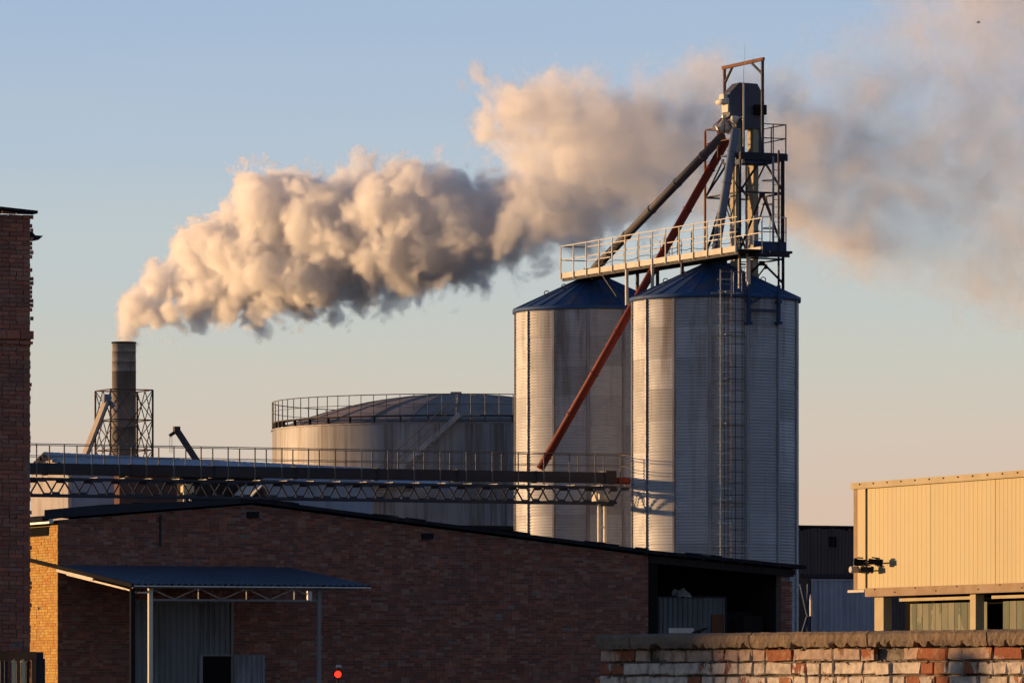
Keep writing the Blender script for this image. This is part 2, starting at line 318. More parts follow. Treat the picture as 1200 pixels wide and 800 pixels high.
def brick_wall(parent, o, u, z0, z1, length, m, inside, name="brick", pitch_l=.26, course=.077, dy=.02, limit=300, seed=1, see=None, chip=0.0, header=.35, jit=.0025, ext=None):
    """running courses of single bricks on the plane through o, along u, front normal n = u x up; inside(t, z) says where brick stands"""
    n = Vector((u.y, -u.x, 0)); rr = random.Random(seed); bricks = []
    nz = int((z1 - z0) / course)
    for k in range(nz):
        z = z0 + (k + .5) * course; t = -(pitch_l * .5 if k % 2 else 0) - rr.random() * .02 * (chip > 0)
        while t < length:
            hd = rr.random() < header; pl = pitch_l * .5 if hd else pitch_l
            lo, hi = ext(z) if ext else (0, length); a, b = max(t, lo), min(t + pl, hi); c = (a + b) / 2
            if b - a > .045 and inside(c, z) and rr.random() > .003: bricks.append((c, z, hd, (b - a - .009) / (pl - .009)))
            t += pl
    jz = .011; lens = {True: pitch_l * .5 - .009, False: pitch_l - .009}
    def vis(b):
        p = o + u * b[0]; px = 600 + p.x / p.y * F; py = 800 - (b[1] - EYE) / p.y * F
        ok = -20 < px < 1215 and -10 < py < 806 and (see is None or see(px, py))
        return (not ok, -lens[b[2]] if False else p.y)
    bricks.sort(key=vis)
    singles, rest = bricks[:limit], bricks[limit:]
    var = {(hd, i): brick_mesh(lens[hd], course - jz, dy, rr.random(), seed * 100 + i, m, chip) for hd in (True, False) for i in range(6)}
    rot = Matrix(((u.x, -n.x, 0, 0), (u.y, -n.y, 0, 0), (0, 0, 1, 0), (0, 0, 0, 1)))
    for i, (t, z, hd, sc_) in enumerate(singles):
        p = o + u * t + n * rr.uniform(-jit, jit); p.z = z
        inst(name, var[(hd, rr.randrange(6))], Matrix.Translation(p) @ rot @ Matrix.Rotation(rr.uniform(-.006, .006) * (1 + 3 * (chip > 0)), 4, 'Y') @ Matrix.Diagonal((sc_, 1, 1, 1)), parent)
    if rest:
        nb = len(rest); T = np.array([[b[0], b[1], lens[b[2]] / 2 * b[3]] for b in rest]); rs = np.random.RandomState(seed)
        d = dy + rs.uniform(-jit, jit * 1.6, nb) - (rs.rand(nb) < .03) * dy * .7
        hz = (course - jz) / 2; sx_ = np.array([-1, 1, 1, -1, -1, 1, 1, -1]); sz_ = np.array([-1, -1, 1, 1, -1, -1, 1, 1]); sf = np.array([0, 0, 0, 0, 1, 1, 1, 1])
        tt = T[:, 0:1] + sx_ * T[:, 2:3]; zz_ = T[:, 1:2] + sz_ * hz; dd = sf * d[:, None]
        root = ROOT[parent]
        co = np.stack([o.x + u.x * tt + n.x * dd - root.x, o.y + u.y * tt + n.y * dd - root.y, zz_ - root.z], -1).reshape(-1, 3)
        q = np.array([[0, 1, 5, 4], [1, 2, 6, 5], [2, 3, 7, 6], [3, 0, 4, 7], [4, 5, 6, 7]])
        fc = (q[None] + (np.arange(nb) * 8)[:, None, None]).reshape(-1, 4)
        me = bpy.data.meshes.new("brickwork"); me.from_pydata(co.tolist(), [], fc.tolist()); me.materials.append(m)
        at = me.attributes.new("tone", 'FLOAT', 'FACE'); at.data.foreach_set("value", np.repeat(rs.rand(nb), 5).astype(np.float32)); me.update()
        ob = bpy.data.objects.new("brickwork", me); COL.objects.link(ob); ob.parent = parent; ob["kind"] = "stuff"; ROOT[ob] = root

def corrugated(o, u, length, z0, z1, pitch, depth, n=None, trapezoid=True, bottom=None):
    """vertical-ribbed sheet as an MB; z0, z1 numbers or functions of t"""
    n = n or Vector((u.y, -u.x, 0)); b = MB(); f0 = z0 if callable(z0) else (lambda t: z0); f1 = z1 if callable(z1) else (lambda t: z1)
    prof = [(0, 0), (.38, 0), (.5, 1), (.88, 1)] if trapezoid else [(k / 8, .5 - .5 * math.cos(2 * math.pi * k / 8)) for k in range(8)]
    pts = []; k = 0
    while k * pitch < length:
        for a, d in prof:
            t = (k + a) * pitch
            if t <= length: pts.append((t, d * depth))
        k += 1
    pts.append((length, 0)); vs = []
    for t, d in pts:
        p = o + u * t + n * d; vs += [(p.x, p.y, f0(t)), (p.x, p.y, f1(t))]
    return b.add(vs, [(2 * i, 2 * i + 2, 2 * i + 3, 2 * i + 1) for i in range(len(pts) - 1)], not trapezoid)
def at(o, u, t, z, d=0.0):              # point on a wall plane: along u, height z, d in front of it
    n = Vector((u.y, -u.x, 0)); p = o + u * t + n * d; return Vector((p.x, p.y, z))

# ---------------------------------------------------------------- ground
g = MB(); g.add([(-4000, -50, 0), (4000, -50, 0), (4000, 9000, 0), (-4000, 9000, 0)], [(0, 1, 2, 3)])
obj("ground", g, M['asphalt'], kind='structure')

# ---------------------------------------------------------------- brick tower building at the left edge
def tower_building():
    c = Vector(((37 - 600) / F * 99.5, 99.5, 0)); t = thing("brick_tower_building", c, "tall dark red brick building cut off by the left edge, with toothed corner", "building")
    u = B; wid = 6.0; o = c - u * wid; dep = 2.4; top = height(246, 99.5)
    body = MB(); body.frame(o + u * (wid / 2 - .01) + A * (dep / 2 + .0) + UP * (top / 2 - .05), u, A, UP, wid / 2 - .02, dep / 2, top / 2 - .06); obj("wall", body, M['mortar'], t)
    rr = random.Random(5)
    edge = {}
    def ext(z):
        k = int(z / .077)
        if k not in edge: edge[k] = wid - .02 + rr.choice([0, 0, 0, 0, .02, -.02, .02]) + (.03 if z > height(380, 99.5) else 0) - (.07 if height(560, 99.5) < z < height(535, 99.5) else 0)
        return (0, edge[k])
    brick_wall(t, o, u, 0, top + .06, wid + .2, M['brick_tower'], lambda a, z: True, ext=ext, dy=.022, seed=11, chip=.6, jit=.007, see=lambda x, y: 0 < y < 765)
    # projecting courses, roof edge and the broken bracket
    for y0, y1, pr, ex in ((388, 398, .10, .09), (400, 404, .06, .05)):
        m = MB(); rr2 = random.Random(3); z0, z1 = height(y1, 99.5), height(y0, 99.5); tt = wid - 3.0
        while tt < wid + ex - .1:
            l = min(.25, wid + ex - tt); m.tone = rr2.random()
            m.frame(at(o, u, tt + l / 2, (z0 + z1) / 2, pr / 2 + rr2.uniform(-.01, .01)), u, Vector((u.y, -u.x, 0)), UP, l / 2 - .006, pr / 2 + .03, (z1 - z0) / 2 - .004); tt += l
        obj("brick_ledge", m, M['brick_tower'], t)
    m = MB(); m.beam(at(o, u, 0, top + .38, .04), at(o, u, wid + .05, top - .05, .04), .3, .05, B * 0 + A); obj("roof_edge", m, M['roof_felt'], t)
    m = MB(); m.prism([at(o, u, wid - .02, height(282, 99.5), .02), at(o, u, wid + .12, height(281, 99.5), .02), at(o, u, wid + .21, height(276, 99.5), .02), at(o, u, wid + .06, height(275.5, 99.5), .02), at(o, u, wid, height(271, 99.5), .02)], A * .3)
    obj("broken_bracket", m, M['roof_felt'], t)
tower_building()

# ---------------------------------------------------------------- entrance gate frame in front of it
def gate_frame():
    D = 88.0; o = P(0, 800, D); o.z = 0
    t = thing("yard_gate_frame", o, "rusty steel gate frame with cream pipes at the bottom left corner", "gate")
    u = az(72); T = lambda px: along(o, u, px); pt = lambda px, y, d=0: (lambda tt: at(o, u, tt, height(y, (o + u * tt).y), d))(T(px))
    m = MB(); m.beam(pt(-160, 767.5), pt(42, 768), .12, .13); obj("top_beam", m, M['rust'], t)
    m = MB(); a = pt(39, 770); m.beam(a, (a.x, a.y, 0), .075, .08, u); obj("jamb", m, M['rust'], t)
    m = MB(); a = pt(47, 763.5, -.1); m.beam(a, (a.x, a.y, 0), .12, .14, u); a2 = pt(53, 771, -.15); m.beam(a2, (a2.x, a2.y, 0), .05, .08, u); obj("post", m, M['dark_steel'], t)
    for px, y in ((15.5, 774), (26, 774)):
        m = MB(); a = pt(px, y, .05); m.tube(a, (a.x, a.y, .1), .038, 12); m.tube(a + UP * .0, a + UP * .03, .02, 8); obj("pipe", m, M['yellow_pipe'], t)
    for px in (20, 31):
        m = MB(); a = pt(px, 775, .02); m.tube(a, (a.x, a.y, .1), .012, 6); obj("rod", m, M['dark_steel'], t)
    for px in (-120, -90, -60, -30, 3, 8, 34):
        m = MB(); a = pt(px, 774, -.05); m.beam(a, (a.x, a.y, .1), .045, .03, u); obj("bar", m, M['dark_steel'], t)
gate_frame()

# ---------------------------------------------------------------- warehouse
WC = Vector((-12.37, 155.0, 0))                       # its near left corner; gable along B, side wall along A
def warehouse():
    t = thing("brick_warehouse", WC, "long low red brick warehouse with shallow black gable roof and sunlit orange side", "warehouse")
    prof = [(-.55, 5.98), (0, 6.06), (5.66, 6.55), (17.8, 5.25), (22.7, 4.86)]
    zt = lambda x: float(np.interp(x, [p[0] for p in prof], [p[1] for p in prof]))
    vents = [(5.68, 6.30, .30, .10), (10.95, 5.58, .26, .10)]
    gate = (2.22, 5.06, 3.83)
    def hole(x, z): return any(abs(x - v[0]) < v[2] / 2 + .06 and abs(z - v[1]) < v[3] + .03 for v in [(5.68, height(603, 157.3), .34, .09), (10.93, height(628, 159.4), .34, .09)]) or (gate[0] < x < gate[1] and z < gate[2])
    L_ = 17.8
    w_ = MB()
    w_.prism([at(WC, B, 0.0, 0), at(WC, B, L_, 0), at(WC, B, L_, zt(L_) - .02), at(WC, B, 5.66, zt(5.66) - .02), at(WC, B, 0.0, zt(0) - .02)], A * .35)
    obj("wall", w_, M['mortar'], t)
    brick_wall(t, WC, B, 0, 6.6, L_, M['brick_warehouse'], lambda x, z: z < zt(x) - .05 and not hole(x, z), seed=21, see=lambda x, y: x > 60 and y > 604 and not (150 < x < 440 and y > 660), jit=.003, dy=.012)
    # sunlit side wall
    So = WC + A * 9.0 - B * 0.0; s = MB(); s.frame(WC + A * 4.7 + B * .18 + UP * 3.0, A, B, UP, 4.3, .17, 2.99); obj("side_wall", s, M['mortar_sunlit'], t)
    def side_in(x, z): return x < 9.02 and z < 5.98 and not (6.75 < x < 8.35 and 5.62 < z < 5.90)
    brick_wall(t, So, -A, 0, 6.0, 9.0, M['brick_sunlit'], side_in, seed=22, see=lambda x, y: x > 34, jit=.005, dy=.018, ext=lambda z: (0, 9.02))
    m = MB(); m.frame(So - A * 7.55 + B * .06 + UP * 5.76, A, B, UP, .72, .10, .12); obj("vent_opening", m, M['void'], t)
    for x, y, D in ((5.68, 603, 157.3), (10.93, 628, 159.4)):
        m = MB(); c = at(WC, B, x, height(y, D), .03); m.frame(c, B, A, UP, .17, .05, .085); f = obj("vent_opening", m, M['void'], t)
        m = MB(); n = -A
        for k in range(3): m.frame(c + n * .055 + UP * (k * .05 - .05), B, A, UP, .15, .008, .008)
        obj("louvre", m, M['dark_steel'], f)
    m = MB(); m.path([at(WC, B, 2.95, zt(2.95) - .1, .06), at(WC, B, 2.95, 5.35, .06)], .03, 6); obj("downpipe", m, M['dark_steel'], t)
    # roof: two slopes with an eaves fascia, deeper over the left half
    dep = 16.0
    for a, b in ((0, 2), (2, 4)):
        xs = [p for p in prof[a:b + 1]]; m = MB(); th = .10
        top = [at(WC, B, x, z + .03 + th, .28) for x, z in xs]; bot = [at(WC, B, x, z + .03, .28) for x, z in xs]
        m.prism(bot + top[::-1], A * dep); obj("roof", m, M['roof_felt'], t)
    m = MB(); m.prism([at(WC, B, -.5, 6.06, .30), at(WC, B, 5.2, 6.545, .30), at(WC, B, 5.2, 6.66, .30), at(WC, B, 1.2, 6.47, .30), at(WC, B, -.5, 6.30, .30)], A * -.03); obj("fascia_board", m, M['fascia'], t)
    m = MB(); m.frame(So - A * 7.0 - B * .3 + UP * 6.0, A, B, UP, 2.3, .06, .06); obj("gutter", m, M['galv'], t)
    # ragged felt flashing lumps on the verge
    rr = random.Random(9)
    for k in range(30):
        x = rr.uniform(-.4, 22.4); l = rr.uniform(.3, 1.1); m = MB(); m.beam(at(WC, B, x, zt(x) + .14, .27), at(WC, B, min(x + l, 22.6), zt(min(x + l, 22.6)) + .14 + rr.uniform(0, .03), .27), .05, rr.uniform(.015, .05)); obj("felt_strip", m, M['roof_felt'], t)
    # corrugated gate in the gable with a wicket door
    z1 = 3.83; o2 = at(WC, B, 0, 0, .04)
    for a, b, lo in ((2.22, 3.22, 0), (3.22, 4.15, 0), (4.15, 5.03, 2.35)):
        m = corrugated(at(WC, B, a, 0, .03), B, b - a - .012, lo, z1, .165, .035); m.add([at(WC, B, a, lo, .03), at(WC, B, a, z1, .03)], []); obj("gate_sheet", m, M['gate_grey'], t)
    m = MB(); m.beam(at(WC, B, 2.2, z1 + .03, .08), at(WC, B, 5.1, z1 + .03, .08), .06, .07); m.beam(at(WC, B, 5.06, 0, .06), at(WC, B, 5.06, z1, .06), .07, .05, B); m.beam(at(WC, B, 4.12, 0, .1), at(WC, B, 4.12, 2.37, .1), .10, .06, B); m.beam(at(WC, B, 4.12, 2.37, .1), at(WC, B, 5.06, 2.37, .1), .05, .05); obj("gate_frame", m, M['bare_steel'], t)
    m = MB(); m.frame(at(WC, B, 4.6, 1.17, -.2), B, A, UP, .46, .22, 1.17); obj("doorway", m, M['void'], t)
    d = thing
    m = corrugated(at(WC, B, 5.10, 0, .12), (B * .985 - A * .17).normalized(), .86, 0, 2.36, .145, .03); lf = obj("door_leaf", m, M['leaf_grey'], t, label="pale open wicket door leaf")
    m = MB(); uu = (B * .985 - A * .17).normalized(); q = at(WC, B, 5.10, 0, .12)
    m.beam(q + UP * 2.38, q + uu * .88 + UP * 2.38, .05, .04); m.beam(q + uu * .74, q + uu * .74 + UP * 2.36, .03, .06, uu); obj("door_frame", m, M['bare_steel'], lf)
    # open shed bay at the right end
    e = 22.4
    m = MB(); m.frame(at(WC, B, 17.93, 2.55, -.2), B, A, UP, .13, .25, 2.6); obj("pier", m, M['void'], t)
    m = MB(); m.frame(at(WC, B, e - .20, zt(e) / 2 - .05, -.22), B, A, UP, .14, .17, zt(e) / 2 - .12); obj("pier_core", m, M['mortar'], t)
    brick_wall(t, at(WC, B, e - .36, 0, -.03), B, 0, 4.6, .36, M['brick_warehouse'], lambda x, z: 0 <= x < .36, seed=25, limit=60)
    bk = WC + A * 5.0
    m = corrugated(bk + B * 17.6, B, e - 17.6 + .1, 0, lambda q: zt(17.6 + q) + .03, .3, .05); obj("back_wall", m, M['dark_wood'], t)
    m = MB(); m.frame(WC + B * 17.72 + A * 8 + UP * 2.62, A, B, UP, 7.7, .06, 2.60); obj("partition_wall", m, M['mortar'], t)
    m = MB(); m.prism([WC + A * 15.6 + q_ for q_ in (B * .2, B * 17.7, B * 17.7 + UP * 5.2, B * 5.66 + UP * 6.5, B * .2 + UP * 6.0)], A * .2); obj("rear_wall", m, M['mortar'], t)
    m = MB(); m.frame(WC + A * 12.3 + B * .18 + UP * 3.0, A, B, UP, 3.3, .16, 2.97); obj("side_wall", m, M['mortar_sunlit'], t)
    m = MB(); m.frame(WC + B * (e - .05) + A * 2.75 + UP * 2.38, A, B, UP, 2.4, .06, 2.38); obj("shed_end_wall", m, M['dark_wood'], t)
    for k in range(5):
        m = MB(); x = 18.4 + k * 1.0; m.beam(at(WC, B, x, zt(x) - .10, .1), at(WC, B, x, zt(x) - .10, -5), .1, .14); obj("rafter", m, M['dark_wood'], t)
    m = MB(); m.beam(at(WC, B, 17.8, zt(17.8) - .12, .02), at(WC, B, e, zt(e) - .12, .02), .12, .2); obj("lintel", m, M['dark_wood'], t)
    for k in range(9):
        x = 17.6 + k * .6; m = MB(); m.beam(at(WC, B, x, zt(x) + .03, .34), at(WC, B, x, zt(x) + .03, .0), .05, .08); obj("rafter_end", m, M['dark_wood'], t)
warehouse()

def shed_contents():
    def panel_box(x, y, yb, D, wpx, dep, label, mt, cat="container", pitch=.16, group=None):
        o = P(x, y, D); o.z = 0; z1 = height(y, D); t = thing("corrugated_crate", o, label, cat, group)
        L_ = along(o, B, x + wpx)
        m = corrugated(o, B, L_, 0, z1, pitch, .04); obj("front_sheet", m, mt, t)
        m = corrugated(o + B * L_, A, dep, 0, z1, pitch, .04, n=B); obj("side_sheet", m, mt, t)
        m = corrugated(o + A * dep, -A, dep, 0, z1, pitch, .04, n=-B); obj("side_sheet", m, mt, t)
        m = MB(); m.frame(o + B * (L_ / 2) + A * (dep / 2) + UP * z1, B, A, UP, L_ / 2, dep / 2, .02); obj("top_sheet", m, mt, t)
        m = MB(); m.beam(o - A * .05 + UP * (z1 + .01), o - A * .05 + B * L_ + UP * (z1 + .01), .05, .05); m.beam(o - A * .05 + B * L_, o - A * .05 + B * L_ + UP * z1, .05, .05, B); obj("edge_frame", m, M['dark_steel'], t)
        return t, z1, L_
    t, z1, l = panel_box(774, 699, 742, 164.6, 76, 1.4, "tall dull blue corrugated container standing in the open shed", M['gate_grey'])
    m = MB(); o = ROOT[t]; m.frame(o + B * (l - .28) - A * .06 + UP * (z1 - .85), B, A, UP, .2, .015, .35); obj("rust_patch_plate", m, M['rust'], t)
    panel_box(855, 718, 742, 166.0, 62, 1.2, "low dark corrugated container at the right end of the open shed", M['dark_steel'])
    o = P(868, 722, 165.2); o.z = 0; tb = thing("wooden_crate", o, "brown wooden crate in front of the low container in the open shed", "crate")
    z1 = height(721, 165.2)
    for k in range(6):
        m = MB(); m.frame(o + B * .3 + UP * (z1 * (k + .5) / 6), B, A, UP, .3, .25, z1 / 12 - .012); obj("plank", m, M['rust'] if k == 0 else M['dark_wood'], tb)
    # crumpled sheet on top of the tall container
    c = P(799, 698.5, 164.9); rr = random.Random(4); m = MB(); nx = 9
    vs = []
    for j in range(nx):
        for i in range(nx):
            a = i / (nx - 1) - .5; b = j / (nx - 1) - .5; rad = max(abs(a), abs(b)) * 2
            h = .20 * (1 - rad ** 2) * (.5 + rr.random()) + (rr.random() * .16 if rad > .7 and rr.random() < .4 else 0)
            vs.append(c + B * (a * .46 + rr.uniform(-.02, .02)) + A * (b * .4) + UP * (h - .02))
    m.add(vs, [(j * nx + i, j * nx + i + 1, (j + 1) * nx + i + 1, (j + 1) * nx + i) for j in range(nx - 1) for i in range(nx - 1)], False)
    obj("crumpled_plastic_sheet", m, M['plastic'], None, "crumpled pale blue plastic sheet lying on top of the tall container", "plastic sheet", at=c)
shed_contents()

# ---------------------------------------------------------------- canopy in front of the gate
def canopy():
    n = -A; zb, zf = 4.79, 4.20; d0 = 5.84; L_ = 6.75
    t = thing("lean_to_canopy", at(WC, B, .1, 0, d0), "dark blue corrugated lean-to canopy on steel posts over the warehouse gate", "canopy")
    pt = lambda s, d, dz=0: at(WC, B, s, zb + (zf - zb) * d / d0 + dz, d)
    # roof sheets, ribs running down the slope
    k = 0; s = 0.0; sh = 6; wdt = L_ / sh; ex = Vector((B.x, B.y, 0))
    for k in range(sh):
        m = MB(); pts = []; p_ = .19; nn = 6
        for j in range(nn + 1):
            for a, h in ((0, 0), (.35, 0), (.5, .035), (.85, .035)):
                x = (j + a) * wdt / nn
                if x <= wdt + 1e-6: pts.append((s + x, h))
        vs = []
        for x, h in pts: vs += [pt(x, 0.02, h), pt(x, d0 + .15, h)]
        m.add(vs, [(2 * i, 2 * i + 2, 2 * i + 3, 2 * i + 1) for i in range(len(pts) - 1)], False)
        m.add([v - UP * .012 for v in vs], [(2 * i, 2 * i + 1, 2 * i + 3, 2 * i + 2) for i in range(len(pts) - 1)], False)
        obj("roof_sheet", m, M['canopy'], t); s += wdt
    m = MB(); m.beam(pt(0, d0 + .12, -.035), pt(L_, d0 + .12, -.035), .04, .035); obj("eaves_trim", m, M['galv'], t)
    m = MB(); m.beam(pt(-.03, -2.6, -.02), pt(-.03, d0 + .1, -.02), .06, .11); obj("verge_beam", m, M['black'], t)
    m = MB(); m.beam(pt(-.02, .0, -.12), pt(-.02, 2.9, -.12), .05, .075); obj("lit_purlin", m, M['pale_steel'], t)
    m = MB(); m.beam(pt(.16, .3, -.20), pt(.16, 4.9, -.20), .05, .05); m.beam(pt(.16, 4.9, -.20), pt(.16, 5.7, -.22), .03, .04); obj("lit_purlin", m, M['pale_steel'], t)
    for q in range(4):
        m = MB(); dd = 1.2 + q * 1.4; m.beam(pt(.05, dd, -.07), pt(L_ - .05, dd, -.07), .05, .06); obj("purlin", m, M['dark_steel'], t)
    # front truss
    f = d0 - .25; s0, s1 = .60, 5.38
    zf_ = zf - .05
    m = MB(); m.beam(at(WC, B, .1, zf_ - .02, f), at(WC, B, L_ - .2, zf_ - .02, f), .06, .06); obj("top_chord", m, M['bare_steel'], t)
    m = MB(); m.beam(at(WC, B, s0, 3.80, f), at(WC, B, s1, 3.80, f), .05, .05); obj("bottom_chord", m, M['bare_steel'], t)
    nb = 7; xs = [s0 + (s1 - s0) * k / nb for k in range(nb + 1)]
    for k in range(nb):
        m = MB(); a, b = (3.82, zf_ - .04) if k % 2 else (zf_ - .04, 3.82)
        m.beam(at(WC, B, xs[k], a, f), at(WC, B, xs[k + 1], b, f), .03, .03); obj("brace", m, M['bare_steel'], t)
        if k % 2 == 0 and k: m = MB(); m.beam(at(WC, B, xs[k], 3.82, f), at(WC, B, xs[k], zf_ - .04, f), .03, .04, B); obj("strut", m, M['bare_steel'], t)
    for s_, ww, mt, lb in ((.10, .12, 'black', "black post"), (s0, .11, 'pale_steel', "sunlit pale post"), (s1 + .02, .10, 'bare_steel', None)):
        m = MB(); z1 = zf_ - .05; m.frame(at(WC, B, s_, z1 / 2, f), B, A, UP, ww / 2, ww / 2, z1 / 2); obj("post", m, M[mt], t, label=lb)
    m = MB(); m.frame(at(WC, B, s0 - .15, zf_ - .16, f + .04), B, A, UP, .2, .03, .02); obj("bracket", m, M['pale_steel'], t)
    m = MB(); m.frame(at(WC, B, s1 - .28, 3.93, f + .05), B, A, UP, .06, .05, .13); o = obj("junction_box", m, M['galv'], t)
canopy()

def red_signal():
    c = P(396, 789.5, 148); t = thing("signal_lamp", (c.x, c.y, 0), "round red signal lamp glowing low in front of the warehouse wall", "signal light")
    m = MB(); m.tube((c.x, c.y + .05, 0), (c.x, c.y + .05, c.z + .2), .03, 8); obj("pole", m, M['dark_steel'], t)
    fr = Vector((-c.x, -c.y, 0)).normalized()
    m = MB(); m.tube(c + fr * -.05, c + fr * .06, .125, 20); h = obj("housing", m, M['black'], t)
    m = MB(); m.tube(c + fr * .05, c + fr * .085, .10, 20, .075); obj("lens", m, M['red_lamp'], h)
    m = MB(); m.box(c + Vector((.02, 0, .21)), (.14, .1, .07)); m.tube(c + Vector((-.02, -.08, .2)), c + Vector((.05, 0, .21)), .03, 8); obj("small_camera", m, M['galv'], t)
red_signal()

# ---------------------------------------------------------------- foreground wall
def fore_wall():
    u = -az(-33); o = Vector(((707 - 600) / F * 33.5, 33.5, 0))
    t = thing("painted_brick_wall", o, "crumbling brick wall with flaking white paint and concrete coping in the foreground", "wall")
    end = along(o, u, 1330); zc = 1.797
    zcop = .083
    m = MB(); m.frame(o + u * (end / 2 + .04) + Vector((-u.y, u.x, 0)) * .13 + UP * (zc / 2 + .01), u, Vector((-u.y, u.x, 0)), UP, end / 2 - .05, .12, zc / 2 + .01); obj("core", m, M['mortar_fore'], t)
    rr = random.Random(2); miss = {}
    def ins(x, z):
        k = int((zc - z) / .077); lim = [.00, -.07, -.13, -.2][min(k, 3)]
        if k not in miss: miss[k] = True
        if k == 0 and (abs(x - .62) < .07 or abs(x - 2.88) < .05 or abs(x - 3.18) < .04 or abs(x - 4.02) < .06): return False
        return x > lim and x < end
    brick_wall(t, o - u * .0, u, zc - .077 * 21, zc, end, M['brick_painted'], ins, dy=.028, seed=31, chip=1.0, header=.75, jit=.006, see=lambda x, y: y > 740)
    brick_wall(t, o - u * .30, u, zc - .077 * 21, zc - .077, .30, M['brick_painted'], lambda x, z: x > .30 + [0, -.04, -.09, -.15][min(int((zc - z) / .077), 3)] - .02 and x < .31, dy=.028, seed=33, chip=.7, header=.8, jit=.006, limit=40)
    # coping slabs: rough cast concrete, each its own piece
    n = Vector((u.y, -u.x, 0)); js = [along(o, u, p) for p in (711, 751.5, 892, 1030.5, 1171, 1320)]
    for k in range(len(js) - 1):
        a, b = js[k] + .006, js[k + 1] - .006; m = MB(); NS = max(6, int((b - a) / .03)); rs = random.Random(40 + k); vs = []
        zt0 = height(742.5 + .0, (o + u * a).y) ; zt1 = height(738 + (1200 - min(1200, [751, 892, 1030, 1171, 1200][k])) * .009, (o + u * b).y)
        sect = [(-.13, 0), (.075, 0), (.085, .35), (.085, .8), (.06, 1), (-.10, 1), (-.13, .9)]
        for i in range(NS + 1):
            tt = a + (b - a) * i / NS
            for q, (dn, fz) in enumerate(sect):
                rough = .005 if q in (1, 2) else .0025
                gap = rs.random() < .12 and q == 1
                zz = zc + .004 + (ZC1 - zc) * fz + rs.uniform(-rough, rough) * 1.2 + (.02 if gap else 0)
                p = o + u * tt + n * (dn + rs.uniform(-.003, .003)); vs.append((p.x, p.y, zz))
        S = len(sect); fs = [(i * S + q, i * S + (q + 1) % S, (i + 1) * S + (q + 1) % S, (i + 1) * S + q) for i in range(NS) for q in range(S)]
        fs += [tuple(range(S)), tuple(NS * S + q for q in reversed(range(S)))]
        m.add(vs, fs, False); obj("coping_slab", m, M['concrete'], t)
    # crumbs of mortar on the bed joints
    m = MB()
    for k in range(300):
        x = rr.uniform(0, end); z = zc - .077 * rr.randrange(0, 5) + rr.uniform(-.012, .006); s_ = rr.uniform(.003, .009)
        c = o + u * x + n * rr.uniform(.012, .032); c.z = z; m.frame(c, (u + UP * rr.uniform(-.5, .5)).normalized(), n, UP, s_ * 1.6, s_, s_ * .7)
    obj("mortar_crumbs", m, M['mortar_fore'], t, kind="stuff")
    c = o + u * along(o, u, 798.5) + n * .0
    zb = ZC1 + .004
    # short timber block and twig left on the coping
    b = thing("timber_offcut", (c.x, c.y, zb), "short pale timber offcut lying on the coping of the flaking wall", "timber")
    m = MB(); m.frame(Vector((c.x, c.y, zb + .018)), Vector((1, -.25, 0)).normalized(), Vector((.25, 1, 0)).normalized(), UP, .068, .03, .0145); obj("board", m, M['hall_wall'], b)
    c2 = o + u * along(o, u, 816)
    m = MB()
    for k in range(5): m.path([(c2.x - .03 + .012 * k, c2.y, zb), (c2.x - .01 + .012 * k, c2.y + rr.uniform(-.02, .02), zb + .012 + .004 * k), (c2.x + .02 + .012 * k, c2.y, zb + .006 + .006 * k)], .004, 5)
    obj("withered_twig", m, M['dark_wood'], None, "small dark withered twig beside the timber offcut on the coping", "twig", at=(c2.x, c2.y, zb))
ZC1 = 1.6 + (800 - 743.2) / F * 33.0
fore_wall()

